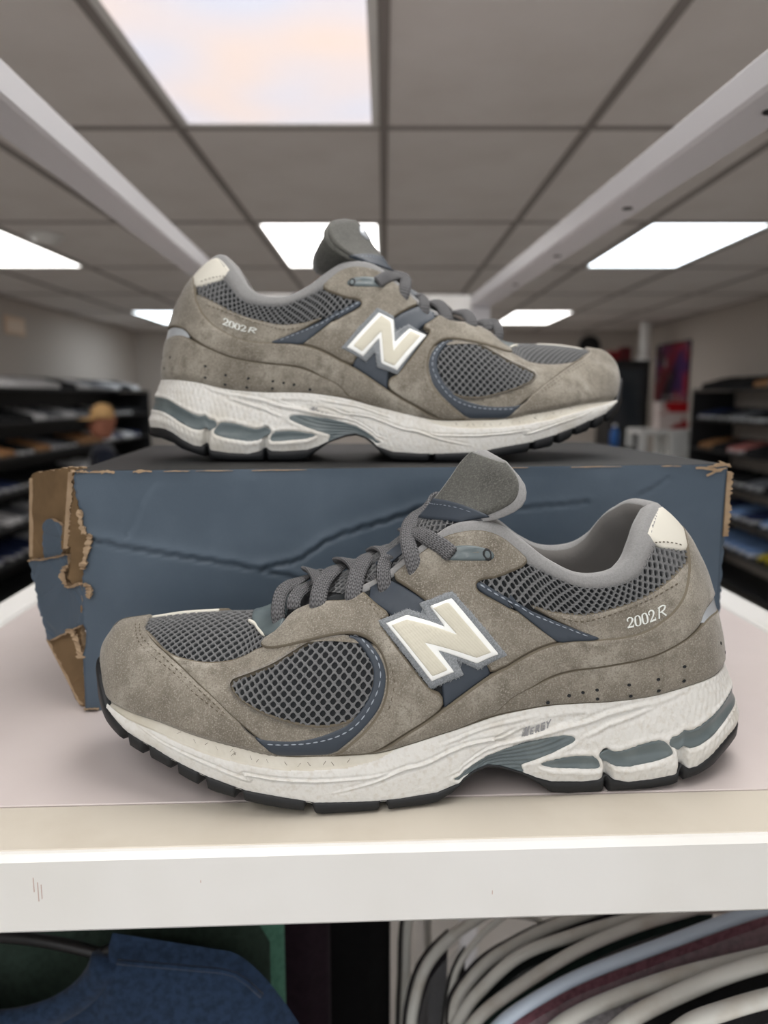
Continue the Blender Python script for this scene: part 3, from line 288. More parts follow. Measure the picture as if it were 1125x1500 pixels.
fm = [0] * ((nx - 1) * (nz_ - 1)) + [1] * ((nx - 1) * (nz_ - 1))
n0 = nx * nz_
for j in range(nz_ - 1):
    a, b = j * nx, (j + 1) * nx; F.append((a, b, b + n0, a + n0)); fm.append(2)
    a, b = j * nx + nx - 1, (j + 1) * nx + nx - 1; F.append((b, a, a + n0, b + n0)); fm.append(2)
new_obj('front_panel', np.vstack([V, V2]), F, None, box, True, [BOXBLUE, KRAFT_IN, KRAFT], fm)
MB().box(.0012, BW - .001, .0005, BD, BH - .0026, BH + .0002, b=.0008).build('lid_panel', BOXTOP, box)
MB().box(.012, BW - .002, BT, BD, .0004, .003).build('base_panel', KRAFT_IN, box)
MB().box(.006, BW - .001, BD - BT, BD, .003, BH - .003).build('rear_panel', KRAFT_IN, box)
MB().box(BW - .0045, BW - .0012, BT, BD - BT, .003, BH - .003).build('end_panel', BOXBLUE, box)
# torn outer ply standing off the right edge: corrugated board seen edge-on
def wavy_strip(p0, p1, wid, dep, n=40, amp=.0004, seed=1):
    rnd = random.Random(seed); v = []; p0, p1, wid, dep = map(np.array, (p0, p1, wid, dep))
    for i in range(n + 1):
        c = p0 + (p1 - p0) * i / n
        a = wid * (1 + rnd.uniform(-.35, .35)); j = dep * rnd.uniform(.75, 1.2)
        v += [c, c + a, c + a + j, c + j]
    f = [(i * 4 + k, i * 4 + (k + 1) % 4, i * 4 + 4 + (k + 1) % 4, i * 4 + 4 + k) for i in range(n) for k in range(4)] + [(3, 2, 1, 0), (n * 4, n * 4 + 1, n * 4 + 2, n * 4 + 3)]
    return v, f
tb = MB(); tb.add(*wavy_strip((BW, -.0003, .131), (BW, -.0003, .0925), (.0036, .0006, 0), (0, .005, 0), 34)).build('torn_corner', KRAFT, box)
tb = MB(); tb.add(*wavy_strip((BW - .0008, .0006, .0925), (BW + .0005, .0006, .004), (.0022, .0006, 0), (0, .005, 0), 40, seed=5)).build('end_flange', BOXBLUE, box)
fl = MB()
rnd = random.Random(11)
def flake(cx, cy, cz, l, h, ang=0):
    n = 7; up = []; dn = []
    for i in range(n + 1):
        a = -l / 2 + l * i / n; up.append((cx + a, cy - .0005, cz + h * (.3 + .7 * rnd.random()) * math.sin(math.pi * (i + .3) / (n + .6)) + a * ang)); dn.append((cx + a, cy - .0007, cz - h * .8 * rnd.random() + a * ang))
    back = [(p[0], p[1] + .0012, p[2]) for p in up]
    v = dn + up + back; m = n + 1
    fl.add(v, [(i, i + 1, m + i + 1, m + i) for i in range(n)] + [(m + i, m + i + 1, 2 * m + i + 1, 2 * m + i) for i in range(n)])
for cx, l, h in ((.0155, .012, .0011), (.019, .007, .0016), (.037, .010, .0012), (.006, .006, .0012), (.075, .02, .0004), (.11, .03, .0004), (.055, .014, .0004), (.24, .02, .0003), (.29, .03, .0004), (.335, .012, .0004)):
    flake(cx, 0, BH - .0006, l, h)
for dx, dz, l, a in ((-.002, .0006, .014, .1), (-.008, -.0015, .016, -.12), (-.003, -.003, .012, .35), (.002, .0012, .008, -.4)):
    flake(BW - .004 + dx, 0, BH - .001 + dz, l, .0014, a)
tag(fl.build('scuffed_edge', KRAFT, box), kind='stuff')
def flap(name, pts, m, nrm_th=.0028, edge=None, jag=.0007, seed=0):
    """thin board cut to an outline; the rim of the board is bare corrugated kraft"""
    rnd = random.Random(seed); p = np.array(pts) / 1000; p[:, 2] = np.maximum(p[:, 2], .0012); q = []
    for a, b in zip(p, np.roll(p, -1, 0)):
        n = max(2, int(np.linalg.norm(b - a) / .002))
        for i in range(n): q.append(a + (b - a) * i / n + (np.array([rnd.uniform(-1, 1), 0, rnd.uniform(-1, 1)]) * jag if i else 0))
    q = np.array(q); c = q.mean(0); u, s, vt = np.linalg.svd(q - c); nn = vt[2] * (1 if vt[2][1] > 0 else -1)
    n = len(q); vv = np.vstack([q, q + nn * nrm_th])
    e1 = np.array([1.0, 0, 0]); e1 -= nn * (e1 @ nn); e1 /= np.linalg.norm(e1); e2 = np.cross(nn, e1)
    flat = [Vector((float((a - c) @ e1), float((a - c) @ e2))) for a in q]
    r = delaunay_2d_cdt(flat, [(i, (i + 1) % n) for i in range(n)], [], 1, 1e-9)
    tri = [tuple(t) for t in r[2] if max(t) < n]
    f = tri + [tuple(i + n for i in t[::-1]) for t in tri]; k = [0] * len(tri) + [1] * len(tri)
    for i in range(n): f.append((i, i + n, (i + 1) % n + n, (i + 1) % n)); k.append(2)
    o = new_obj(name, vv, f, None, box, False, [m, KRAFT_IN, KRAFT], k)
    bpy.context.view_layer.update(); return o, q
B_ = DATA['box']
_, q = flap('rear_flap', B_['rear_flap'], KRAFT_IN, seed=1)
e = MB(); e.add(*wavy_strip(np.array(B_['rear_flap'][0]) / 1000 + [0, -.0012, .003], np.array(B_['rear_flap'][1]) / 1000 + [0, -.0012, 0], (.0026, -.0004, 0), (0, .002, 0), 50, seed=2)).build('flap_edge', KRAFT, box)
flap('inner_flap', B_['inner_flap'], KRAFT_IN, jag=.001, seed=3)
e = MB(); e.add(*wavy_strip(np.array((-4.2, 8.2, 134)) / 1000, np.array((-10.5, 11.5, 91)) / 1000, (.0026, -.0003, 0), (0, .002, 0), 50, seed=4)).build('flap_edge', KRAFT, box)
flap('folded_tab', B_['lump'], BOXBLUE, seed=5)
flap('torn_blue_flap', B_['blue_fold'], BOXBLUE, jag=.0009, seed=6)
flap('lower_flap', B_['low_flap'], KRAFT_IN, seed=7)
e = MB(); e.add(*wavy_strip(np.array(B_['low_flap'][0]) / 1000 + [0, -.001, 0], np.array(B_['low_flap'][5]) / 1000 + [0, -.001, .0042], (.0026, -.0004, 0), (0, .002, 0), 50, seed=8)).build('flap_edge', KRAFT, box)
def fringe(pts, w_, seed, name='torn_fringe'):
    rnd = random.Random(seed); c = smooth_curve(np.array(pts) / 1000, 6); v = []
    for p in c:
        a = w_ * rnd.uniform(.35, 1.15); v += [p + [-a * .6, -.0012 + rnd.uniform(-.0006, .0006), rnd.uniform(-.0004, .0004)], p + [a * .5, -.0018 + rnd.uniform(-.001, .0006), rnd.uniform(-.0005, .0005)], p + [a * .5, .0015, 0], p + [-a * .6, .0015, 0]]
    n = len(c) - 1
    f = [(i * 4 + k, i * 4 + (k + 1) % 4, i * 4 + 4 + (k + 1) % 4, i * 4 + 4 + k) for i in range(n) for k in range(4)]
    return MB().add(v, f).build(name, KRAFT, box)
fringe(B_['front_edge'][3:6], .0032, 1); fringe(B_['front_edge'][5:10], .0036, 2)
fringe([B_['blue_fold'][3], B_['blue_fold'][4], B_['blue_fold'][5], B_['blue_fold'][6], B_['blue_fold'][7], [5.5, 0, 71], [5, 0, 66]], .0034, 3)
fringe([[-9, 6, 46], [-5, 4, 43], [-3, 3, 37], [-1.5, 2, 31]], .0045, 4); fringe([[1.6, 0, 135], [5, 0, 135.2]], .003, 5)
fringe([B_['blue_fold'][0], B_['blue_fold'][1], B_['blue_fold'][2]], .0016, 6); fringe([B_['blue_fold'][8], B_['blue_fold'][9], B_['blue_fold'][10]], .0014, 7)
fringe([[-1, -.2, 1.8], [3, -.2, 1.8], [6, -.2, 1.7]], .002, 8)

# ---------------------------------------------------------------- shoe surface (local mm: x heel->toe, y lateral, z up)
T_LAT=[(48,0,121.5),(55,12,122),(61,19,117),(66,25,110),(72,29,101.5),(81,31.5,96),(95,32,95.5),(108,30,101.5),(118,28,109),(128,25,115.5),
 (138,23,117.5),(149,22,115.5),(158,21,110),(170,19.5,101),(180,19,93.5),(192,19,88),(205,19,84),(218,18,79),(226,14,75),(233,7,72.5),
 (240,0,72),(257,-1,71.5),(274,-2,70.5),(289,-2,68.5),(301.5,-3,67),(305,-4,64)]
B_LAT=[(14.5,0,48),(17,12,48),(22.5,21.5,48),(30.5,29.5,47.5),(42,34.5,46),(60,36.5,42),(80,38,40.3),(95,39,40.2),(108,40,39.8),(120,41,38.3),
 (132,42,36.2),(145,43.7,32.6),(157,45.3,29.6),(170,47.3,26.5),(182,49.2,24.2),(195,50.5,23.9),(208,51.3,24.2),(221,51.6,24.5),(231,50.8,25.7),(240,49.3,27.6),
 (250,46.4,29),(263,42,31.2),(277,35.2,33.6),(292.5,27,35.4),(305,14.5,37),(311.5,-3,40)]
DB=[(2,0,62),(2,3,62),(3,5,62),(4,6,60),(5,6,58),(4,6,56),(2,6,56),(0,6,60),(0,6,66),(0,7,70),
 (0,7,74),(0,8,76),(0,8,76),(0,8,72),(0,8,68),(0,9,64),(0,9,62),(0,9,60),(-1,8,58),(-1,7,56),
 (-2,6,52),(-2,5,48),(0,5,44),(3,4,40),(4,3,34),(4,0,30)]
DT=[(70,0,45),(62,-12,50),(52,-18,54),(40,-20,58),(28,-18,54),(14,-16,48),(8,-16,48),(6,-18,52),(6,-22,56),(4,-28,60),
 (2,-34,62),(0,-38,62),(0,-42,60),(-2,-46,54),(-4,-50,46),(-4,-52,38),(-4,-54,30),(-6,-56,24),(-8,-58,16),(-8,-60,10),
 (-4,-60,5),(-4,-54,4),(-5,-46,4),(-8,-38,6),(-12,-26,10),(-18,0,16)]
MED=np.array([(5,-20),(16,-30),(31,-35),(62,-37),(93,-33),(124,-30),(155,-33),(186,-40),(218,-48),(238,-50),(259,-47),(280,-39),(295,-27),(303,-17)],float)
def _loop():
    L=np.array([np.r_[B_LAT[i],T_LAT[i],DB[i],DT[i]] for i in range(26)],float)
    out=list(L)
    for k in range(26,50):
        i=50-k; r=L[i].copy()
        b=r[:3]
        if i<4: by=-b[1]*.95
        else: by=np.interp(b[0],MED[:,0],MED[:,1])+3.5
        if i==24: by=-19.5
        r[1]=by
        if i<20: r[4]=-r[4]
        r[7]*=-1; r[10]*=-1
        out.append(r)
    return np.array(out)
LOOP=_loop()
def crp(A,u):
    n=len(A); u=np.asarray(u,float); i=np.floor(u).astype(int); f=(u-i)[...,None]
    p0,p1,p2,p3=(A[(i+k)%n] for k in (-1,0,1,2))
    return p1+.5*f*((p2-p0)+f*((2*p0-5*p1+4*p2-p3)+f*(3*(p1-p2)+p3-p0)))
def P(u,t):
    u=np.asarray(u,float); t=np.asarray(t,float); u,t=np.broadcast_arrays(u,t)
    m=t>1; u=np.where(m,50-u,u); t=np.where(m,2-t,t)
    S=crp(LOOP,u); t=t[...,None]
    B,T,b,d=S[...,:3],S[...,3:6],S[...,6:9],S[...,9:12]
    h=t*t; c=h*t
    return B*(2*c-3*h+1)+b*(c-2*h+t)+T*(3*h-2*c)+d*(c-h)
def N(u,t,S=P,e=.02):
    u=np.asarray(u,float); t=np.asarray(t,float); u,t=np.broadcast_arrays(u,t)
    du=S(u+e,t)-S(u-e,t); dt=S(u,np.minimum(t+e,2))-S(u,np.maximum(t-e,0))
    n=np.cross(dt,du); l=np.linalg.norm(n,axis=-1,keepdims=True); l[l==0]=1
    return n/l
def plan_n(u,col=0):
    d=crp(LOOP,np.asarray(u)+.05)-crp(LOOP,np.asarray(u)-.05); d=d[...,col:col+2]
    n=np.stack([-d[...,1],d[...,0]],-1); return n/np.linalg.norm(n,axis=-1,keepdims=True)
# ---------------------------------------------------------------- sole
ZW=np.array([(0,19),(15,19),(20,18.5),(25,16.5),(31,12.7),(38.4,9),(43,8.4),(46.3,10.5),(48.5,6.2),(59.5,4.6),(71.4,4),(78,5.6),(81.4,7.6),(85.3,5.8),(92,5.5),(106.6,6.5),(113.3,8.7),
 (118.6,11.3),(123.9,13.3),(129.8,15.5),(135.7,16.4),(140.9,14.5),(146,11.2),(148,8.7),(151,7.7),(157.5,5.4),(163.5,5),(173.4,4.4),(184,4.4),(196.6,4.8),(210,5.4),(216.4,7),(227,8.9),(238.5,10.6),
 (244,12),(255,14.6),(262,16.8),(274,20.5),(280.6,23),(287,25),(294,27.5),(299,30.5),(305.3,35),(308,41),(310.5,47),(313,50)])
ZR=np.array([(0,13.5),(15,13),(24,10.5),(30,7),(40,4),(46.4,2.6),(51,.8),(60,0),(98,0),(106,1.2),(113,6.5),(118.6,10.6),(123.9,12.6),(129.8,14.6),(135.7,15.4),(140.9,13.6),(146,9.8),(150.5,5),(157,.8),(163,0),(207,0),(213.6,1.6),(235,5),(246,7),
 (253,8),(264.5,11.5),(272,14.7),(283,17.6),(287.5,18.9),(295,21.7),(303,25),(310,29),(313,32)])
def outline(u,extra=0.):
    u=np.asarray(u,float); b=crp(LOOP,u)[...,:3]; n=plan_n(u)
    um=np.abs((u+25)%50-25)
    o=np.interp(um,[0,1,2,3,4,24,25],[9.5,8.5,6.8,5.2,4.4,3.6,3.2])+extra
    return b[...,:2]+n*o[...,None], b, n
def M(u,t):
    u=np.asarray(u,float); t=np.asarray(t,float); u,t=np.broadcast_arrays(u,t)
    xy,b,n=outline(u); zb=np.minimum(np.interp(xy[...,0],ZW[:,0],ZW[:,1]),b[...,2]-2.5)
    top=b[...,:2]+n*1.2; tt=t[...,None]
    q=xy*(1-tt)+top*tt+n*(1.6*np.sin(np.pi*np.clip(t,0,1)))[...,None]
    z=zb*(1-t)+(b[...,2]+.6)*t
    return np.concatenate([q,z[...,None]],-1)

# ------------------------------------------------------------------ shoe building tools (local mm)
UU = np.arange(-50, 100.01, .05)
def arc_table(S, t):
    q = S(UU, np.full(UU.shape, t)); d = np.r_[0, np.cumsum(np.linalg.norm(np.diff(q, axis=0), axis=1))]
    return d - np.interp(0, UU, d)
class Surf:
    def __init__(s, S, tm, H): s.S = S; s.A = arc_table(S, tm); s.H = H
    def dom(s, ut): ut = np.asarray(ut, float); return np.stack([np.interp(ut[..., 0], UU, s.A), ut[..., 1] * s.H], -1)
    def inv(s, ab): ab = np.asarray(ab, float); return np.stack([np.interp(ab[..., 0], s.A, UU), np.clip(ab[..., 1] / s.H, 0, 2)], -1)
    def at(s, ab, off=0):
        ut = s.inv(ab); u, t = ut[..., 0], ut[..., 1]
        return s.S(u, t) + N(u, t, s.S) * np.asarray(off)[..., None] if np.ndim(off) else s.S(u, t) + N(u, t, s.S) * off
UP = Surf(P, .45, 66.); SO = Surf(M, .5, 34.)
def resample(p, step, closed=True):
    p = np.asarray(p, float); q = np.vstack([p, p[:1]]) if closed else p
    d = np.r_[0, np.cumsum(np.hypot(*np.diff(q, axis=0).T))]; n = max(3, int(round(d[-1] / step)))
    s = np.linspace(0, d[-1], n + 1); r = np.stack([np.interp(s, d, q[:, 0]), np.interp(s, d, q[:, 1])], -1)
    return r[:-1] if closed else r
def chaikin(p, k=2, closed=True):
    p = np.asarray(p, float)
    for _ in range(k):
        if closed: q = np.roll(p, -1, 0); p = np.stack([.75 * p + .25 * q, .25 * p + .75 * q], 1).reshape(-1, 2)
        else: p = np.vstack([p[:1], np.stack([.75 * p[:-1] + .25 * p[1:], .25 * p[:-1] + .75 * p[1:]], 1).reshape(-1, 2), p[-1:]])
    return p
def area(p): x, y = p[:, 0], p[:, 1]; return .5 * np.sum(x * np.roll(y, -1) - y * np.roll(x, -1))
def inside(pt, loops):
    c = np.zeros(len(pt), bool)
    for p in loops:
        q = np.roll(p, -1, 0)
        for (x0, y0), (x1, y1) in zip(p, q):
            m = ((y0 > pt[:, 1]) != (y1 > pt[:, 1]))
            c ^= m & (pt[:, 0] < (x1 - x0) * (pt[:, 1] - y0) / ((y1 - y0) if y1 != y0 else 1e-12) + x0)
    return c
def bdist(pt, loops):
    d = np.full(len(pt), 1e9)
    for p in loops:
        q = np.roll(p, -1, 0); v = q - p; l2 = (v ** 2).sum(1) + 1e-12
        for a, vv, l in zip(p, v, l2):
            t = np.clip(((pt - a) @ vv) / l, 0, 1); d = np.minimum(d, np.hypot(*(pt - a - t[:, None] * vv).T))
    return d
def inset(p, e):
    p = p if area(p) > 0 else p[::-1]
    t = np.roll(p, -1, 0) - np.roll(p, 1, 0); t /= np.hypot(*t.T)[:, None] + 1e-9
    return p, p + np.stack([-t[:, 1], t[:, 0]], -1) * e
class Shoe:
    """one shoe; side = +1 left, -1 right (mirrored)"""
    def __init__(s, root, side): s.root = root; s.m = side
    def emit(s, name, v, f, m, parent=None, smooth=True, mats=None, fmat=None):
        v = np.asarray(v, float) / 1000 * [1, s.m, 1]
        f = [tuple(q) for q in f] if s.m > 0 else [tuple(q[::-1]) for q in f]
        return new_obj(name, v, f, m, parent or s.root, smooth, mats, fmat)
CACHE = {}
def low(ab, H):      # let overlays thin out at the very bottom edge so that the midsole rim covers them
    return np.clip(ab[:, 1] / H / .05, .12, 1)
def panel_geo(SF, loops_ut, off, th, sp=2.2, edge=.8, smooth=2, dome=0, ripple=None, taper=True, wrinkle=0):
    lo = []
    for k, l in enumerate(loops_ut):
        d = SF.dom(l)
        if smooth: d = chaikin(d, smooth)
        lo.append(resample(d, min(1.1, sp)))
    rings = [inset(p, edge if k == 0 else -edge) for k, p in enumerate(lo)]
    outer = [r[0] for r in rings]; inner = [r[1] for r in rings]
    lo_, hi_ = inner[0].min(0), inner[0].max(0)
    gx, gy = np.meshgrid(np.arange(lo_[0], hi_[0], sp), np.arange(lo_[1], hi_[1], sp * .9)); gx[::2] += sp / 2
    g = np.stack([gx.ravel(), gy.ravel()], -1)
    g = g[inside(g, inner)]; g = g[bdist(g, inner) > sp * .45] if len(g) else g
    pts = np.vstack(inner + [g]); e = []; n = 0
    for r in inner: k = len(r); e += [(n + i, n + (i + 1) % k) for i in range(k)]; n += k
    r = delaunay_2d_cdt([Vector((float(a), float(b))) for a, b in pts], e, [], 0, 1e-7)
    xy = np.array([tuple(v) for v in r[0]]); tri = np.array([t for t in r[2] if len(t) == 3])
    tri = tri[inside(xy[tri].mean(1), inner)]
    orig = {}
    for i, src in enumerate(r[3]):
        for k in src: orig[k] = i
    h = np.full(len(xy), float(th))
    if dome or ripple:
        d = bdist(xy, inner); h += dome * (1 - np.exp(-d / 3.0)) if dome else 0
        if ripple: h += ripple(xy, d)
    if wrinkle: h += wrinkle * (np.sin(xy[:, 0] * .21 + 2 * np.sin(xy[:, 1] * .13)) * np.sin(xy[:, 1] * .27 + 1.3))
    lw = low(xy, SF.H) if taper else 1
    v = [SF.at(xy, (off + h) * lw)]; f = [tuple(t) for t in tri]; base = len(xy); n = 0; nt_ = len(f)
    for ro in outer:
        k = len(ro); lw = low(ro, SF.H) if taper else 1
        a = SF.at(ro, (off + th * .45) * lw); b = SF.at(ro, (off - .9) * lw)
        v += [a, b]
        for i in range(k):
            j = (i + 1) % k
            i0, i1 = orig[n + i], orig[n + j]
            f += [(i1, i0, base + i, base + j), (base + j, base + i, base + k + i, base + k + j)]
        base += 2 * k; n += k
    return np.vstack(v), f, nt_
def panel(sh, name, SF, loops, off, th, m, parent=None, mirror=False, key=None, **kw):
    k = (name, key, mirror)
    if k not in CACHE:
        if mirror: loops = [[(-u, t) for u, t in l] for l in loops]
        CACHE[k] = panel_geo(SF, loops, off, th, **kw)
    v, f, nt_ = CACHE[k]
    if m is SUEDE: return sh.emit(name, v, f, None, parent, True, [SUEDE, SUEDE_E], [0] * nt_ + [1] * (len(f) - nt_))
    return sh.emit(name, v, f, m, parent)
def lattice_geo(SF, loop_ut, off, th, p=4.2, grow=1.2, hole=.62):
    L = resample(chaikin(SF.dom(loop_ut), 2), 1.5); h = p / 2
    lo_, hi_ = L.min(0) - 2, L.max(0) + 2; c = []
    for j in range(int((hi_[1] - lo_[1]) / h) + 1):
        for i in range(int((hi_[0] - lo_[0]) / p) + 1): c.append((lo_[0] + i * p + (j % 2) * h, lo_[1] + j * h))
    c = np.array(c); ok = inside(c, [L]) | (bdist(c, [L]) < grow); c = c[ok]
    ang = np.arange(8) * math.pi / 4; sq = np.array([(math.cos(a), math.sin(a)) for a in ang]); sq[1::2] *= math.sqrt(.5); sq *= h
    ho = np.stack([np.cos(ang), np.sin(ang)], -1) * h * hole * np.where(np.arange(8) % 2, .92, 1.0)[:, None]
    v = []; f = []
    rings = [(sq, np.where(np.arange(8) % 2, th * 1.0, th * .62)), ((sq * .35 + ho * .65), np.full(8, th * .95)), (ho, np.full(8, th * .45)), (ho * .97, np.full(8, -.4))]
    for rg, hh in rings:
        ab = (c[:, None, :] + rg[None]).reshape(-1, 2)
        v.append(SF.at(ab, (off + np.tile(hh, len(c)))))
    n = len(c) * 8
    for r in range(3):
        for k in range(8):
            k2 = (k + 1) % 8; b = np.arange(len(c)) * 8
            f.append(np.stack([b + k + r * n, b + k2 + r * n, b + k2 + (r + 1) * n, b + k + (r + 1) * n], -1))
    return np.vstack(v), np.vstack(f).tolist()
def stitch_geo(SF, lines, off, L=2.0, gap=1.1, wd=.34, ht=.34):
    v = []; f = []; b = 0
    for ln in lines:
        p = resample(smooth_curve(SF.dom(ln), 6), .5, False); s = np.r_[0, np.cumsum(np.hypot(*np.diff(p, axis=0).T))]; x = 0
        while x + L < s[-1]:
            q = np.linspace(x, x + L, 4); c = np.stack([np.interp(q, s, p[:, 0]), np.interp(q, s, p[:, 1])], -1)
            t = np.gradient(c, axis=0); t /= np.hypot(*t.T)[:, None] + 1e-9; n_ = np.stack([-t[:, 1], t[:, 0]], -1); ww = wd * np.array([.45, 1, 1, .45])[:, None]
            hh = off + ht * np.array([.1, 1, 1, .1])
            v += [SF.at(c - n_ * ww, off - .1), SF.at(c, hh), SF.at(c + n_ * ww, off - .1)]
            for i in range(3): f += [(b + i, b + i + 1, b + 4 + i + 1, b + 4 + i), (b + 4 + i, b + 5 + i, b + 9 + i, b + 8 + i)]
            b += 12; x += L + gap
    return np.vstack(v), f
def sheet(rows, closed=False):
    rows = np.asarray(rows, float); nv, nu = rows.shape[:2]; f = grid_faces(nu, nv).tolist()
    if closed:
        for i in range(nu - 1): f.append(((nv - 1) * nu + i, (nv - 1) * nu + i + 1, i + 1, i))
    return rows.reshape(-1, 3), f
def ribbon(path, wd, th, up, n=6, caps=True):
    p = smooth_curve(path, n); T = np.gradient(p, axis=0); T /= np.linalg.norm(T, axis=1)[:, None]
    U_ = np.array([up(q) for q in p]); U_ -= T * (U_ * T).sum(1)[:, None]; U_ /= np.linalg.norm(U_, axis=1)[:, None]; S_ = np.cross(T, U_)
    k = 10; a = np.arange(k) * 2 * math.pi / k; m = len(p)
    w_ = np.full(m, wd / 2); w_[0] *= .7; w_[-1] *= .8
    ca, sa = np.cos(a), np.sin(a); ca = np.sign(ca) * np.abs(ca) ** .8; sa = np.sign(sa) * np.abs(sa) ** .8
    v = p[:, None, :] + S_[:, None, :] * (w_[:, None] * ca)[..., None] + U_[:, None, :] * (th / 2 * sa)[None, :, None]
    f = [(i * k + j, i * k + (j + 1) % k, (i + 1) * k + (j + 1) % k, (i + 1) * k + j) for i in range(m - 1) for j in range(k)]
    f += [tuple(range(k - 1, -1, -1)), tuple(range((m - 1) * k, m * k))]
    s = np.r_[0, np.cumsum(np.linalg.norm(np.diff(p, axis=0), axis=1))]
    uv = np.stack([np.repeat(s, k), np.tile(ca * wd / 2, m)], -1)
    return v.reshape(-1, 3), f, uv

# ---- flat lettering as strokes: list of (points, half widths) in a unit em box
def stroke(pts, wid, n=5):
    c = smooth_curve(pts, n) if len(pts) > 2 else np.array(pts, float)
    wv = np.interp(np.linspace(0, 1, len(c)), np.linspace(0, 1, len(wid)), wid)
    t = np.gradient(c, axis=0); t /= np.hypot(*t.T)[:, None] + 1e-9; nn = np.stack([-t[:, 1], t[:, 0]], -1)
    return c - nn * wv[:, None], c + nn * wv[:, None]
G2 = [([(.06, .70), (.10, .88), (.30, .98), (.52, .90), (.58, .72), (.46, .48), (.08, .06)], [.06, .05, .04, .07, .09, .06, .03]), ([(.04, .07), (.66, .07)], [.07, .07]), ([(.62, .05), (.68, .26)], [.035, .02]), ([(.05, .72), (.13, .66)], [.05, .05])]
G0 = [([(.33, .98), (.12, .86), (.06, .5), (.12, .14), (.33, .02)], [.025, .07, .09, .07, .025]), ([(.33, .02), (.54, .14), (.60, .5), (.54, .86), (.33, .98)], [.025, .07, .09, .07, .025])]
GR = [([(.18, 0), (.42, .92)], [.06, .06]), ([(.30, .94), (.75, .96), (.98, .80), (.82, .58), (.42, .50)], [.05, .055, .06, .055, .05]), ([(.52, .52), (.86, .0)], [.055, .06])]
def blk(*segs): return [(list(s), [.105, .105]) for s in segs]
GN = [([(.50, .0), (.70, .98)], [.065, .065]), ([(.70, .95), (.78, .05)], [.075, .075]), ([(.78, .0), (1.04, 1.0)], [.075, .065]), *[([(.16 + k * .045, .06 + k * .17), (.50 + k * .035, .06 + k * .17)], [.026, .026]) for k in range(6)]]
GE = blk(((.1, .06), (.72, .06)), ((.2, .47), (.68, .47)), ((.3, .86), (.92, .86)), ((.16, .0), (.32, .92)))
GRR = blk(((.12, 0), (.3, .92)), ((.26, .86), (.8, .86)), ((.8, .9), (.74, .5)), ((.22, .46), (.78, .46)), ((.5, .46), (.78, 0)))
GG = blk(((.26, .86), (.9, .86)), ((.14, .04), (.3, .9)), ((.12, .06), (.74, .06)), ((.72, .02), (.8, .46)), ((.5, .44), (.86, .44)))
GY = blk(((.2, .92), (.42, .46)), ((.95, .92), (.46, .46)), ((.44, .5), (.34, 0)))
def letters_geo(SF, frame, glyphs, off, th=.35):
    """frame = baseline start, baseline end, top of the first glyph (u, t); glyphs = (strokes, x, width)"""
    o, xe, ye = SF.dom(frame); ex = xe - o; ey = ye - o; v = []; f = []; b = 0
    for g, x0, wd, hh in glyphs:
        for pts, wid in g:
            l, r = stroke(pts, wid); k = len(l)
            mp = lambda q: o + np.outer(x0 + q[:, 0] * wd, ex) + np.outer(q[:, 1] * hh, ey)
            a, c = mp(l), mp(r)
            v += [SF.at(a, off), SF.at(a, off + th), SF.at(c, off + th), SF.at(c, off)]
            for i in range(k - 1):
                for s_ in range(3): f.append((b + s_ * k + i, b + s_ * k + i + 1, b + (s_ + 1) * k + i + 1, b + (s_ + 1) * k + i))
            f += [(b, b + k, b + 2 * k, b + 3 * k), (b + k - 1, b + 4 * k - 1, b + 3 * k - 1, b + 2 * k - 1)]
            b += 4 * k
    return np.vstack(v), f

# ---- materials of the shoes
SUEDE = mat('taupe_suede', (137, 131, 120), .95, .1, sheen=.25, var=[((100, 94, 84), 26, 5, .42, .66), ((170, 165, 154), 40, 5, .48, .72), ((108, 102, 92), 170, 4, .48, .72), ((112, 106, 96), 1300, 2, .45, .75), ((158, 153, 143), 1500, 2, .5, .75)], bump=[(1700, .3, .4), (300, .2, .6)])
SUEDE_E = mat('suede_edge_shade_grime', (110, 103, 91), .95, .05, bump=[(1700, .4, .5)])  # darker panel rims: seam shading and edge grime put into the colour
SUEDE_D = mat('dark_grey_suede', (84, 84, 80), .95, .1, sheen=.4, var=[((66, 66, 63), 60, 4, .4, .7), ((104, 104, 99), 1100, 2, .45, .75)], bump=[(1300, .4, .5)])
NAVY = mat('slate_navy_leather', (54, 62, 72), .5, .4, bump=[(500, .15, .2)])
KNIT = mat('grey_mesh_yarn', (110, 111, 112), .8, .25, bump=[(2500, .35, .25)])
BACK = mat('dark_mesh_backing', (46, 48, 50), .9, .1)
FOAM = mat('white_foam', (214, 213, 209), .5, .35, var=[((190, 184, 170), 26, 5, .52, .8), ((200, 196, 188), 400, 3, .5, .75)], bump=[(240, .6, 1.0), (800, .35, .5)])
CREAM = mat('cream_sidewall', (208, 204, 193), .5, .35, var=[((188, 181, 165), 40, 4, .45, .75)], bump=[(500, .3, .4)])
GELG = mat('grey_rubber_insert', (90, 101, 104), .32, .5, var=[((112, 122, 123), 70, 3, .5, .8)])
RUBBER = mat('black_rubber', (24, 26, 29), .55, .4, bump=[(600, .2, .3)])
LINING = mat('grey_lining_fabric', (142, 142, 142), .95, .12, sheen=.3, var=[((132, 132, 132), 1200, 2, .4, .7)], bump=[(1400, .35, .4)])
LININ2 = mat('ribbed_lining', (116, 114, 112), .95, .1, sheen=.2, bump=[(700, .3, .4)])
TABM = mat('pale_reflective_tab', (218, 215, 204), .5, .4, bump=[(900, .15, .2)])
SILVER = mat('silver_reflective', (190, 196, 202), .3, .6, metal=.3)
NWHITE = mat('logo_white', (240, 242, 240), .45, .4)
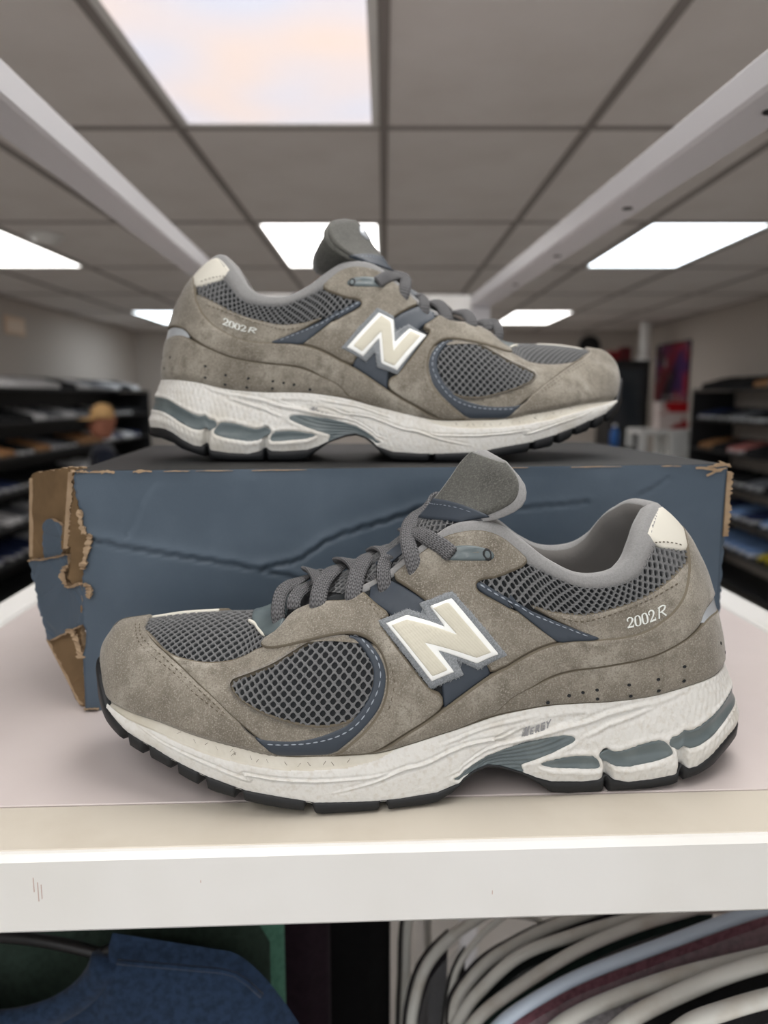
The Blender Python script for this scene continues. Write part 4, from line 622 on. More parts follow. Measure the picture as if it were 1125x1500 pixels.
def n_fill_mat():
    m = mat('logo_beige', (208, 204, 188), .5, .35); nt = m.node_tree; b = nt.nodes['Principled BSDF']
    tc = nt.nodes.new('ShaderNodeTexCoord'); mp = nt.nodes.new('ShaderNodeMapping'); mp.inputs['Rotation'].default_value = (0, R(45), 0)
    vo = nt.nodes.new('ShaderNodeTexVoronoi'); vo.inputs['Scale'].default_value = 900; vo.inputs['Randomness'].default_value = 0
    nt.links.new(tc.outputs['Object'], mp.inputs['Vector']); nt.links.new(mp.outputs['Vector'], vo.inputs['Vector'])
    bp = nt.nodes.new('ShaderNodeBump'); bp.inputs['Strength'].default_value = .5; bp.inputs['Distance'].default_value = .0003; bp.invert = True
    nt.links.new(vo.outputs['Distance'], bp.inputs['Height']); nt.links.new(bp.outputs['Normal'], b.inputs['Normal']); return m
NFILL = n_fill_mat()
NTHREAD = mat('grey_embroidery', (122, 127, 131), .7, .3, var=[((150, 154, 158), 1500, 2, .4, .65)], bump=[(1800, .5, .4)])
THREAD = mat('pale_thread', (150, 158, 168), .7, .3)
THREAD_D = mat('dark_thread', (96, 88, 76), .8, .2)
PRINT = mat('silver_print', (222, 226, 222), .35, .5)
GREYPRINT = mat('grey_print', (138, 138, 140), .6, .3)
def lace_mat():
    m = mat('grey_braid', (104, 104, 106), .85, .2); nt = m.node_tree; b = nt.nodes['Principled BSDF']
    uv = nt.nodes.new('ShaderNodeUVMap'); sp = nt.nodes.new('ShaderNodeSeparateXYZ'); nt.links.new(uv.outputs['UV'], sp.inputs[0])
    def mth(op, *a):
        n = nt.nodes.new('ShaderNodeMath'); n.operation = op
        for i, x in enumerate(a):
            if isinstance(x, (int, float)): n.inputs[i].default_value = x
            else: nt.links.new(x, n.inputs[i])
        return n.outputs[0]
    # herringbone: phase runs along the lace and zig-zags across it (uv in mm)
    zig = mth('PINGPONG', mth('ADD', sp.outputs[1], 20.0), .85)
    ph = mth('ADD', mth('MULTIPLY', sp.outputs[0], 3.4), mth('MULTIPLY', zig, 3.2))
    h = mth('ADD', mth('MULTIPLY', mth('SINE', ph), .5), mth('MULTIPLY', mth('COSINE', mth('MULTIPLY', sp.outputs[1], 7.4)), .35))
    bp = nt.nodes.new('ShaderNodeBump'); bp.inputs['Strength'].default_value = .9; bp.inputs['Distance'].default_value = .0005
    nt.links.new(h, bp.inputs['Height']); nt.links.new(bp.outputs['Normal'], b.inputs['Normal'])
    mx = nt.nodes.new('ShaderNodeMix'); mx.data_type = 'RGBA'; mx.inputs['A'].default_value = (*lin((78, 78, 80)), 1); mx.inputs['B'].default_value = (*lin((124, 124, 126)), 1)
    nt.links.new(mth('MULTIPLY_ADD', h, .6, .5), mx.inputs['Factor']); nt.links.new(mx.outputs['Result'], b.inputs['Base Color']); return m
LACE = lace_mat()

# ------------------------------------------------------------------ the pair of sneakers
D_ = DATA
sym = lambda half: list(half) + [(-u, t) for u, t in reversed(half)]
cu = [(14.5, .02)] + D_['counter_up'] + [(.9, .76), (.3, .83)]
cl = [(14.6, .0), (10.2, .0)] + D_['counter_lo'][::-1] + [(1.2, .425), (.4, .41)]
COUNTER = cu + [(-u, t) for u, t in cu[::-1]] + [(-u, t) for u, t in cl] + cl[::-1]
RAND_T = [(11.6, .0), (10.4, .04), (9.3, .13), (8.6, .16), (8.0, .20), (7.3, .25), (6.5, .29), (5.9, .315), (5.2, .333), (4.6, .345), (3.9, .368), (3.3, .385), (2.6, .395), (1.9, .385), (1.0, .355), (.3, .335)]
RAND = RAND_T + [(-u, t) for u, t in RAND_T[::-1]]
TAB = [(2.45, .99), (2.5, .955), (2.45, .90), (2.2, .835), (2.0, .812), (1.5, .745), (1.15, .72), (.5, .745), (0, .755)]
TAB = TAB + [(-u, t) for u, t in TAB[-2::-1]]
REFL = [(3.0, .39), (1.8, .46), (.8, .48), (0, .48), (-.8, .48), (-1.8, .46), (-3.0, .39), (-1.8, .30), (0, .27), (1.8, .30)]
lo = np.array(sorted([tuple(p) for p in D_['cap_edge'] if p[0] < 23.03]))
def cap_t(u):
    um = 25 - np.abs(np.asarray(u, float) - 25)
    return np.where(um >= 23.07, 1.0, np.interp(um, np.r_[lo[:, 0], 23.06], np.r_[lo[:, 1], .95]))
def toe_cap_geo():
    h = np.r_[np.linspace(17.42, 22.85, 64), np.linspace(22.9, 23.12, 9), np.linspace(23.2, 25, 22)]
    u = np.r_[h, (50 - h)[::-1][1:]]; nv = 26
    tm = cap_t(u); tm = np.maximum(tm, .012); s = np.linspace(0, 1, nv)[:, None]
    t = s * tm[None]; U_ = np.broadcast_to(u, t.shape)
    edge = np.clip((1 - s) * tm[None] * 62 / 1.2, 0, 1); edge = np.where(tm[None] > .99, 1, np.sqrt(edge * (2 - edge)))
    lowf = np.clip(t / .05, .12, 1)
    wr = .35 * np.sin(U_ * 1.9 + 3 * t) * np.sin(t * 9 + U_) * np.clip(t * 4, 0, 1)
    off = (1.2 + 1.5 * edge) * lowf + wr * edge
    rows = P(U_, t) + N(U_, t) * off[..., None]
    last = P(u, tm) - N(u, tm) * .8
    v, f = sheet(np.concatenate([rows, last[None]]))
    keep = [q for q in f if not (q[0] >= (nv - 1) * len(u) and tm[q[0] % len(u)] > .99 and tm[q[1] % len(u)] > .99)]
    return v, [tuple(q) for q in keep]
VL = [(23.12, .93), (23.0, .86)] + [tuple(p) for p in D_['vamp_lo'][1:7]] + [(19.97, .557), (19.4, .60), (18.9, .66), (18.4, .76), (18.6, .92), (19.6, 1.0)]
VAMP = VL + [(u, 2 - t) for u, t in VL[-2::-1]] 
VT = [tuple(p) for p in D_['vamp_tab']]
VTL = [(20.05, 1.0), (19.95, .86), (19.3, .825), (18.6, .77), (18.0, .78), (17.6, .84)]
VTAB = VTL + [(17.6, 1.16)] + [(u, 2 - t) for u, t in VTL[:0:-1]]
MUD = [(17.3, .0), (17.3, .05), (18.3, .12), (19.1, .18), (20.4, .29), (21.4, .43), (22.3, .59), (22.75, .70), (23.02, .80), (22.9, .80), (22.55, .70)] + [tuple(p) for p in D_['vamp_lo'][2:7]] + [(19.97, .557), (19.4, .61), (18.9, .67), (18.0, .72), (16.5, .70), (15, .66), (13.6, .56), (13.4, .4), (13.8, .2), (14.2, .0)]
LATTICE_W = D_['side_window']
# tongue control lines: centre, lateral edge, medial edge
TC = [(236, 0, 70), (222, 0, 78), (205, 0, 87), (188, 0, 95.5), (173, 0, 106), (161, 0, 117), (153, 0, 127), (146.5, 0, 136), (141.5, 0, 143.5), (136, 0, 148.5), (130.5, 0, 149.5)]
TL = [(234, 10, 66), (217, 16, 74), (203, 18, 80), (188, 18.5, 86), (172, 18.5, 96), (157, 20, 108), (143, 21.5, 118), (130, 27.5, 121.5), (120, 31.5, 128), (118.5, 27, 137), (124, 13, 145.5)]
TM = [(234, -10, 66), (217, -16, 74), (203, -18, 80), (188, -18.5, 86), (172, -18.5, 96), (157, -20, 108), (143, -22, 117), (126, -28, 119), (112, -30, 121), (111, -27, 132), (122, -14, 144.5)]
def tongue_pt(v, w_):
    f = lambda A: crp_open(np.array(A, float), v * 10)
    c, l, m_ = f(TC), f(TL), f(TM); a = np.abs(w_)[..., None] ** 1.9
    return np.where(w_[..., None] >= 0, c * (1 - a) + l * a, c * (1 - a) + m_ * a)
def crp_open(A, x):
    x = np.asarray(x, float); i = np.clip(np.floor(x).astype(int), 0, len(A) - 2); f = (x - i)[..., None]
    g = lambda k: A[np.clip(i + k, 0, len(A) - 1)]
    p0, p1, p2, p3 = g(-1), g(0), g(1), g(2)
    return p1 + .5 * f * ((p2 - p0) + f * ((2 * p0 - 5 * p1 + 4 * p2 - p3) + f * (3 * (p1 - p2) + p3 - p0)))
def tongue_n(v, w_, e=.01):
    dv = tongue_pt(np.clip(v + e, 0, 1), w_) - tongue_pt(np.clip(v - e, 0, 1), w_)
    dw = tongue_pt(v, np.clip(w_ + e, -1, 1)) - tongue_pt(v, np.clip(w_ - e, -1, 1))
    n = np.cross(dw, dv); n /= np.linalg.norm(n, axis=-1, keepdims=True) + 1e-9
    s = np.sign(n[..., 2:3] + n[..., 0:1] * .8); return n * np.where(s == 0, 1, s)
class TongueSurf:
    """tongue face as a (v along, w across) domain in mm, used for the lattice and the band"""
    H = 1.0
    def at(s, ab, off=0):
        v, w_ = np.clip(ab[..., 0] / 150., 0, 1), np.clip(ab[..., 1] / 32., -1, 1); return tongue_pt(v, w_) + tongue_n(v, w_) * np.asarray(off)[..., None]
    def dom(s, p): return np.asarray(p, float)
TS = TongueSurf()
def tongue_geo(v0, v1, w0, w1, top, bot, nu=26, nv=30, band=None):
    v, w_ = np.meshgrid(np.linspace(0, 1, nv), np.linspace(w0, w1, nu), indexing='ij')
    a = v0 + (0 if band is None else band) * (1 - w_ ** 2); vv = a + (v1 + (0 if band is None else band) * (1 - w_ ** 2) * (v1 < .99) - a) * v
    n = tongue_n(vv, w_); e = (1 - np.abs(w_) ** 6) * (1 - np.clip((vv - .9) / .1, 0, 1) ** 3)
    q = tongue_pt(vv, w_)
    up_ = q + n * (top if np.isscalar(top) else top(vv, w_))[..., None] if not np.isscalar(top) else q + n * top
    dn = q - n * (bot * e + .8)[..., None]
    A, fa = sheet(up_); B, fb = sheet(dn); k = len(A); f = [tuple(x) for x in fa] + [tuple(i + k for i in x[::-1]) for x in fb]
    idx = np.arange(k).reshape(nv, nu); rim = np.r_[idx[0], idx[1:, -1], idx[-1, -2::-1], idx[-2:0:-1, 0]]
    for i, j in zip(rim, np.roll(rim, -1)): f.append((j, i, i + k, j + k))
    return np.vstack([A, B]), f
def lining_geo():
    """rolled collar edge and inner lining, from one eyestay round the heel to the other"""
    ll = sorted([tuple(p) for p in D_['lining_lo']]); lu = [p[0] for p in ll]; lt = [p[1] for p in ll]
    u = np.linspace(-15, 15, 190); um = np.abs(u)
    t0 = np.interp(um, [0, .8, 1.6, 2.4] + [x for x in lu if x > 2.5] + [9, 13, 19], [.995, .98, .94, .91] + [t for x, t in zip(lu, lt) if x > 2.5] + [.93, .965, .97]) - .02
    one = np.ones_like(u); inw = -plan_n(u, 3); inw3 = np.c_[inw, np.zeros(len(u))]
    thick = np.interp(um, [0, 10.5, 12.5, 13.8, 15], [1, 1, .6, .35, .05])[:, None]
    a = P(u, t0); na = N(u, t0); T_ = P(u, one * 1.0); nT = N(u, one * .97); Z = np.array([0, 0, 1.0])
    b = P(u, (t0 + 1) / 2); nb = N(u, (t0 + 1) / 2)
    deep = np.interp(um, [0, 11.5, 13.5, 19.3], [.30, .34, .86, .93])
    rows = [a - na * .3, a + na * (.3 + 1.0 * thick), b + nb * (.4 + 1.6 * thick), T_ + nT * 1.7 * thick + Z * .6, T_ + nT * .6 * thick + Z * 2.0 * thick, T_ + inw3 * 2.4 * thick + Z * 2.2 * thick, T_ + inw3 * 5 * thick + Z * .4 * thick]
    for k in (.92, .8, .65, .5, .35, .2, 0):
        t = deep + (1 - deep) * k; q = P(u, t); rows.append(q + inw3 * (8.0 * thick) - Z * 1.5 * thick)
    return sheet(np.array(rows)), len(rows), len(u)
def insole_geo():
    u = np.linspace(.01, 20, 60); l = P(u, u * 0 + .05); m_ = P(-u, u * 0 + .05); rows = []
    for k in np.linspace(.1, .9, 8): q = l * (1 - k) + m_ * k; q[:, 2] += 5; rows.append(q)
    return sheet(np.array(rows))
def upper_geo():
    u = np.linspace(0, 50, 301); t = np.linspace(0, 1, 34)
    U_, T_ = np.meshgrid(u, t); return sheet(P(U_, T_))
def pod_poly(sign=1):
    a, b = D_['sol_pod3_up'], D_['sol_pod3_lo']
    up_ = [(p[0], p[1]) for p in a] + [(1.8, .64), (.9, .65), (0, .655)]; dn = [(p[0], p[1]) for p in b] + [(1.8, .37), (.9, .38), (0, .385)]
    dn = [(4.62, .37), (4.3, .27), (3.9, .265), (3.4, .285), (2.9, .31), (2.4, .34), (1.8, .37), (.9, .39), (0, .39)]
    up_ = [(4.68, .45), (4.55, .49), (4.2, .475), (3.55, .527), (2.9, .571), (2.5, .605), (1.8, .63), (.9, .645), (0, .65)]
    h = dn[::-1] + up_ if False else None
    return up_ + [(-u, t) for u, t in up_[-2::-1]] + [(-u, t) for u, t in dn] + dn[-2::-1]
POD3 = pod_poly()
SOLP = {'arch_insert': D_['sol_wedge_insert'], 'pod1': D_['sol_pod1'], 'pod2': D_['sol_pod2'], 'pod3': POD3}
def midsole_geo():
    u = np.r_[np.arange(0, 12, .035), np.arange(12, 38, .06), np.arange(38, 50, .05)]; t = np.linspace(0, 1, 56); U_, T_ = np.meshgrid(np.r_[u, 50], t)
    q = M(U_, T_); n = N(U_, np.clip(T_, .02, .98), M)
    us = (U_ + 25) % 50 - 25; ab = SO.dom(np.stack([us, T_], -1)).reshape(-1, 2); x = q[..., 0].ravel(); disp = np.zeros(len(ab)); tt = T_.ravel(); um = np.abs(us).ravel()
    for k, p in SOLP.items():
        L = resample(chaikin(SO.dom(p), 2), 1.2); lo_, hi_ = L.min(0) - 4, L.max(0) + 4
        for mir in ((1,) if k == 'pod3' else (1, -1)):
            c = ab * [mir, 1]; m_ = np.flatnonzero(((c > lo_) & (c < hi_)).all(1)); cc = c[m_]; d = bdist(cc, [L]); ins = inside(cc, [L])
            disp[m_] += np.where(ins, -3.0 * np.clip(d / 1.1, 0, 1), .55 * np.exp(-((d - 1.3) / .9) ** 2))
    L = resample(chaikin(SO.dom(D_['sol_oval']), 2), 1.2); lo_, hi_ = L.min(0) - 4, L.max(0) + 4
    m_ = np.flatnonzero(((ab > lo_) & (ab < hi_)).all(1)); d = bdist(ab[m_], [L]); ins = inside(ab[m_], [L]); disp[m_] += np.where(ins, -.8 * np.clip(d / .7, 0, 1), .35 * np.exp(-(d / .8) ** 2))
    # vertical clefts between the heel pods
    for xc in (81.4, 46.3): disp -= 4.2 * np.exp(-((x - xc - (tt - .15) * 4) / 1.7) ** 2) * np.clip((.44 - tt) / .12, 0, 1) * (um < 12)
    disp += 1.3 * np.exp(-((tt - .16) / .11) ** 2) * np.clip((118 - x) / 10, 0, 1)            # heel pods swell outward below the inserts
    # cream sidewall band is set back, and moulded lines run along the foam
    fox = np.interp(um, [14, 15, 16.5, 18, 20, 23, 25], [.84, .765, .715, .69, .64, .70, .75]); band = np.clip((um - 13.5) / 1.2, 0, 1)
    disp -= 1.0 * band * np.clip((tt - fox) / .03, 0, 1)
    for key, amp, wd in (('sol_line2', 1.1, .8), ('sol_line3', 1.2, .9), ('sol_line4', .8, .8), ('sol_line5', 1.1, .8), ('sol_line6', .8, .8)):
        L = smooth_curve(SO.dom(D_[key]), 4); d = np.full(len(ab), 9.); tp = np.ones(len(ab)); nl = len(L) - 1
        for ii, (a, b) in enumerate(zip(L[:-1], L[1:])):
            v_ = b - a; s_ = np.clip(((ab - a) @ v_) / (v_ @ v_ + 1e-9), 0, 1); dn = np.hypot(*(ab - a - s_[:, None] * v_).T); fr_ = (ii + s_) / nl; tp = np.where(dn < d, np.clip(4 * np.minimum(fr_, 1 - fr_), 0, 1), tp); d = np.minimum(d, dn)
        disp += tp * amp * (np.exp(-(d / wd) ** 2) - .7 * np.exp(-((d - 1.5) / wd) ** 2))
    disp += .22 * np.sin(ab[:, 0] * 1.9 + .5 * np.sin(ab[:, 1])) * np.sin(ab[:, 1] * .7) * np.clip((110 - x) / 40, .4, 1)
    q = q + n * disp.reshape(T_.shape)[..., None]
    b = crp(LOOP, np.r_[u, 50])[:, :3]; pn = plan_n(np.r_[u, 50]); lid = np.c_[b[:, :2] - pn * 2.5, b[:, 2] - .6]
    v, f = sheet(np.concatenate([q, lid[None]])); nu = len(u) + 1
    fox2 = np.interp(np.abs((np.r_[u, 50] + 25) % 50 - 25), [13.4, 14.2, 15, 16.5, 18, 20, 23, 25], [1.0, .86, .765, .715, .69, .64, .70, .75]); bu = np.abs((np.r_[u, 50] + 25) % 50 - 25) > 13.4
    fm = [1 if (bu[q_[0] % nu] and (q_[0] // nu) / 55 > fox2[q_[0] % nu]) else 0 for q_ in f]
    return v, [tuple(x_) for x_ in f], fm
_w = SO.dom(D_['sol_wedge_insert']); W0 = _w[1]; WN = _w[4] - _w[1]; WN = np.array([-WN[1], WN[0]]) / np.hypot(*WN)
NOTCH = [294.5, 284, 270.5, 257.5, 241.5, 212, 180.6]
def outsole_geo():
    u = np.r_[np.arange(0, 50, .05), 50]; xy, b, n = outline(u, .5); x = xy[:, 0]
    zt = np.interp(x, ZW[:, 0], ZW[:, 1]) + .5; zb = np.interp(x, ZR[:, 0], ZR[:, 1]); um = np.abs((u + 25) % 50 - 25)
    zt = np.where(um > 24, np.maximum(zt, np.interp(um, [24, 24.5, 25], [37, 44, 49])), zt)
    cut = np.zeros(len(u))
    for c in NOTCH: cut = np.maximum(cut, np.clip(1.6 - np.abs(x - c) / 1.5, 0, 1) * (um > 8))
    for c in (81.4, 46.3): cut = np.maximum(cut, np.clip(1.4 - np.abs(x - c) / 1.0, 0, 1) * (um < 10))
    zb2 = zb + (zt - .8 - zb) * cut * .92; zb2 = np.minimum(zb2, zt - .5)
    arch = ((x > 112) & (x < 151))
    top = np.c_[xy, zt]; ins = (1.5 * cut)[:, None]
    r1 = np.c_[xy + n * (.5 - ins), zt - .15 * (zt - zb2)]; r2 = np.c_[xy + n * (.2 - ins), zb2 + .25 * (zt - zb2)]; r3 = np.c_[xy - n * (1.6 + ins), zb2]; r4 = np.c_[xy - n * 7, zb + .1]
    lid = np.c_[xy - n * 2.6, zt + .1]
    rows = [r4, r3, r2, r1, top, lid]
    v, f = sheet(np.array(rows)); nu = len(u)
    half = (nu - 1) // 2
    f = [tuple(q) for q in f]
    for i in range(1, half): f.append((i, nu - 1 - i, nu - 2 - i, i + 1) if True else None)
    f.append((0, nu - 2, 1)) 
    return v, f
G_2002 = [(G2, 0, .235, 1.0), (G0, .185, .235, 1.0), (G0, .365, .235, 1.0), (G2, .545, .235, 1.0), (GR, .73, .27, .92)]
TMESH = mat('dark_tongue_mesh', (74, 76, 79), .9, .15, bump=[(1500, .5, .5)])
G_ERGY = [(GN, 0, .30, 1.05), (GE, .31, .17, .74), (GRR, .485, .17, .74), (GG, .655, .17, .74), (GY, .82, .18, .74)]
def geo(key, fn, *a, **k):
    if key not in CACHE: CACHE[key] = fn(*a, **k)
    return CACHE[key]
def dots_geo():
    v = []; f = []; b = 0
    for u, t in list(D_['perf']) + [(2.0, .2), (1.5, .11), (.6, .2), (-.6, .2), (-2, .2)]:
        c = SO and UP.dom((u, t)); a = np.arange(8) * math.pi / 4
        ring = c + .85 * np.stack([np.cos(a), np.sin(a)], -1); v += [UP.at(ring, 1.98), UP.at(ring * .8 + c * .2, 1.82)]
        f += [(b + i, b + (i + 1) % 8, b + 8 + (i + 1) % 8, b + 8 + i) for i in range(8)] + [tuple(range(b + 8, b + 16))]; b += 16
    return np.vstack(v), f
def build_sneaker(root, side, nkey, lace_tw):
    sh = Shoe(root, side)
    v, f, fm = geo('mid', midsole_geo); mid = sh.emit('midsole', v, f, None, None, True, [FOAM, CREAM], fm)
    sh.emit('outsole', *geo('out', outsole_geo), RUBBER)
    for k, p in SOLP.items():
        rip = (lambda xy, d: .42 * np.sin(((xy - W0) @ WN) * 2.9) * np.clip(d / 1.0, 0, 1)) if k == 'arch_insert' else (lambda xy, d: .3 * np.exp(-((xy[:, 1] % 7 - 3) / .5) ** 2))
        panel(sh, 'sole_insert', SO, [p], -.05, .25, GELG, mid, key=k, sp=.8 if k == 'arch_insert' else 1.1, dome=-1.3 if k != 'arch_insert' else -.9, ripple=rip, taper=False, edge=.3)
        if k != 'pod3': panel(sh, 'sole_insert', SO, [p], -.05, .25, GELG, mid, mirror=True, key=k, sp=2, dome=-1.3, taper=False, edge=.5)
    fr = 'fr_ergy' if side > 0 else 'b2_fr_ergy'
    sh.emit('sole_lettering', *letters_geo(SO, D_[fr], G_ERGY, -.75, .25), GREYPRINT, mid, False)['kind'] = 'stuff'
    tk = [[(u - .06, t + .05), (u + .06, t - .05)] for u, t in D_['sol_ticks']] + [[(15.6 + k * .75, .9), (15.48 + k * .75, .8)] for k in range(8)]
    sh.emit('sole_ticks', *geo('tick', stitch_geo, SO, tk, -.95, .9, .1, .16, .2), THREAD_D, mid)['kind'] = 'stuff'
    v, f = geo('upper', upper_geo); sh.emit('upper_body', v, f, None, None, True, [BACK, SUEDE], [1 if q[0] // 301 < 4 else 0 for q in f])
    (v, f), nr, nu = geo('lin', lining_geo)
    sh.emit('collar_lining', v, f, None, None, True, [LINING, LININ2], [0 if (q[0] // nu) < 6 else 1 for q in f])
    sh.emit('insole', *geo('insole', insole_geo), LININ2)
    # mesh windows
    sh.emit('side_mesh', *geo('lw', lattice_geo, UP, LATTICE_W, .2, 1.0), KNIT)
    sh.emit('vamp_mesh', *geo('lv', lattice_geo, UP, VAMP, .2, .9, 3.8, .6, .64), KNIT)
    sh.emit('collar_mesh', *geo('lc', lattice_geo, UP, D_['collar_mesh'], .3, 1.3, 4.0, .8, .58), KNIT)
    sh.emit('collar_mesh', *geo('lcm', lattice_geo, UP, [(-u, t) for u, t in D_['collar_mesh']], .3, 1.3, 4.0, .8, .58), KNIT)
    panel(sh, 'vamp_tab', UP, [VTAB], 1.0, .6, GELG, smooth=1)
    panel(sh, 'vamp_rim', UP, [[(20.7, 1.05), (21.5, 1.035), (22.4, 1.035), (23.05, 1.06), (23.05, 1.3), (22, 1.4), (20.7, 1.42)]], .5, 1.5, SUEDE)
    panel(sh, 'vamp_piping', UP, [[(21.0, 1.035), (22.0, 1.012), (23.0, 1.03), (23.0, 1.055), (22.0, 1.037), (21.0, 1.06)]], 1.0, 1.0, TABM, smooth=1, sp=1, edge=.2)
    panel(sh, 'tab_edging', UP, [[(20.0, .87), (19.3, .838), (18.6, .785), (18.63, .76), (19.36, .812), (20.1, .845)]], 1.4, .5, TABM, smooth=1, sp=1, edge=.2)
    # suede and leather overlays
    panel(sh, 'mudguard', UP, [MUD, D_['side_window']], .4, 1.1, SUEDE, wrinkle=.12)
    panel(sh, 'mudguard', UP, [MUD], .4, 1.1, SUEDE, mirror=True)
    sh.emit('toe_cap', *geo('cap', toe_cap_geo), SUEDE)
    panel(sh, 'side_crescent', UP, [D_['crescent']], 1.0, .8, NAVY, smooth=1)
    panel(sh, 'eyestay', UP, [D_['eyestay_front']], 1.0, 1.4, SUEDE, smooth=1, wrinkle=.15)
    panel(sh, 'eyestay', UP, [D_['eyestay_front']], 1.0, 1.4, SUEDE, mirror=True, smooth=1)
    panel(sh, 'side_stripe', UP, [D_['navy_stripe']], .8, .8, NAVY, smooth=0)
    panel(sh, 'saddle', UP, [D_['saddle']], .9, 1.4, SUEDE, smooth=1, wrinkle=.2)
    panel(sh, 'saddle', UP, [D_['saddle']], .9, 1.4, SUEDE, mirror=True, smooth=1)
    panel(sh, 'heel_panel', UP, [D_['heel_panel']], .2, 1.4, SUEDE, wrinkle=.15)
    panel(sh, 'heel_panel', UP, [D_['heel_panel']], .2, 1.4, SUEDE, mirror=True)
    panel(sh, 'side_wedge', UP, [D_['navy_wedge']], 1.4, 1.0, NAVY, smooth=1)
    panel(sh, 'heel_tab', UP, [TAB], .8, 1.2, TABM, smooth=1)
    panel(sh, 'heel_reflector', UP, [REFL], .5, .8, SILVER, smooth=1)
    panel(sh, 'heel_rand', UP, [RAND], .4, 1.4, SUEDE, smooth=1)
    panel(sh, 'heel_counter', UP, [COUNTER], .7, 1.6, SUEDE, smooth=1, wrinkle=.22)
    # side letter patch
    pre = '' if side > 0 else 'b2_'
    nb = panel(sh, 'letter_patch', UP, [D_[pre + 'n_border']], 2.0, .6, NTHREAD, key=pre, smooth=0, edge=.35, sp=1.6)
    panel(sh, 'letter_outline', UP, [D_[pre + 'n_outline']], 2.5, .6, NWHITE, nb, key=pre, smooth=0, edge=.35, sp=1.6)
    panel(sh, 'letter_fill', UP, [D_[pre + 'n_fill']], 2.95, .4, NFILL, nb, key=pre, smooth=0, edge=.3, sp=1.4)
    bd = SO and UP.dom(D_[pre + 'n_border']); ou = UP.dom(D_[pre + 'n_outline'])
    r1 = resample(bd, .62); rnd = random.Random(3); hair = []
    L_ = resample(ou, .3)
    for p in r1:
        q = L_[np.argmin(((L_ - p) ** 2).sum(1))]; d = p - q
        if np.hypot(*d) > 3.0: continue
        p2 = p + d * rnd.uniform(-.05, .28); hair.append([tuple(UP.inv(q + d * .1)), tuple(UP.inv(p2))])
    v = []; f = []; b = 0
    for h in hair:
        a, c = UP.dom(h); t_ = c - a; l = np.hypot(*t_) + 1e-9; nn = np.array([-t_[1], t_[0]]) / l * .26
        q = np.array([a - nn, a + nn, c + nn * .5, c - nn * .5]); v += [UP.at(q, np.array([2.75, 2.75, 2.2, 2.2])), UP.at((a + c)[None] / 2, 3.0)]
        f += [(b, b + 4, b + 1), (b + 1, b + 4, b + 2), (b + 2, b + 4, b + 3), (b + 3, b + 4, b)]; b += 5
    sh.emit('letter_stitching', np.vstack(v), f, NTHREAD, nb)['kind'] = 'stuff'
    sh.emit('model_lettering', *letters_geo(UP, D_[pre + 'fr_num'], G_2002, 1.6, .45), PRINT, None, False)['kind'] = 'stuff'
    # eyelet loop
    ey = panel(sh, 'eyelet', UP, [D_['eyelet']], 1.9, 1.0, GELG, smooth=1, sp=1.2, ripple=lambda xy, d: -.55 * np.clip((d - .7) / .6, 0, 1))
    c = np.array(UP.dom(D_['eyelet'])); hc = c[np.argmin(c[:, 0])] + [3.6, 0]; hc[1] = UP.dom((9.75, .825))[1]; a = np.arange(12) * math.pi / 6; cs = np.stack([np.cos(a), np.sin(a)], -1)
    rows = [UP.at(hc + cs * r, np.full(12, h)) for r, h in ((2.3, 2.5), (1.9, 3.0), (1.3, 2.9), (1.1, 2.2), (.1, 2.1))]
    v = np.vstack(rows); f = [(r * 12 + i, r * 12 + (i + 1) % 12, r * 12 + 12 + (i + 1) % 12, r * 12 + 12 + i) for r in range(4) for i in range(12)]
    sh.emit('eyelet_hole', v, f, RUBBER, ey)
    st = lambda *k: [D_['st_' + x] for x in k]
    sh.emit('stitching', *geo('st1', stitch_geo, UP, st('cap1', 'cap2'), 2.75, 1.7, 1.3, .26, .22), THREAD_D)['kind'] = 'stuff'
    sh.emit('stitching', *geo('st2', stitch_geo, UP, st('crescent'), 1.85, 2.2, .9, .3, .3), THREAD)['kind'] = 'stuff'
    sh.emit('stitching', *geo('st3', stitch_geo, UP, st('wedge'), 2.45, 2.2, .9, .3, .3), THREAD)['kind'] = 'stuff'
    sh.emit('stitching', *geo('st4', stitch_geo, UP, st('eyestay1', 'eyestay2', 'eyestay3', 'eyeedge'), 2.45, 1.6, 1.3, .26, .22), THREAD_D)['kind'] = 'stuff'
    sh.emit('stitching', *geo('st5', stitch_geo, UP, st('heel', 'eyelet', 'eyelet2'), 2.1, 1.8, 1.2, .28, .25), THREAD_D)['kind'] = 'stuff'
    sh.emit('stitching', *geo('st6', stitch_geo, UP, st('tab'), 2.45, 1.4, 1.0, .24, .25), THREAD_D)['kind'] = 'stuff'
    sh.emit('perforations', *geo('dots', dots_geo), BACK)['kind'] = 'stuff'
    # tongue
    v, f = geo('tg', tongue_geo, 0, 1, -1, 1, 0.0, 6.5); tm_ = [0 if (q[0] % 780) // 26 > 18 else 1 for q in f]; tg = sh.emit('tongue', v, f, None, None, True, [LINING if side > 0 else SUEDE_D, TMESH], tm_)
    sh.emit('tongue_top', *geo('tgt', tongue_geo, .645, .985, -.94, .94, 1.1, 0.0, 34, 34, -.10), SUEDE_D, tg)
    sh.emit('tongue_band', *geo('tgb', tongue_geo, .60, .69, -.97, .97, 1.6, 0.0, 34, 8, -.10), NAVY, tg)
    sh.emit('tongue_mesh', *geo('tgl', lattice_geo, TS, [(20, -30), (92, -30), (92, -20), (78, 0), (92, 20), (92, 30), (20, 30)], .2, 1.0, 4.0, 0, .6), KNIT, tg)
    c_ = np.arange(16) * math.pi / 8; bd_ = np.stack([114 + 9.5 * np.cos(c_), 2 + 9.5 * np.sin(c_)], -1)
    v = np.vstack([TS.at(bd_, np.full(16, .6)), TS.at(bd_, np.full(16, 1.6)), TS.at(bd_ * .94 + np.array([114, 2]) * .06, np.full(16, 1.9)), TS.at(np.array([[114., 2.]]), np.array([2.1]))])
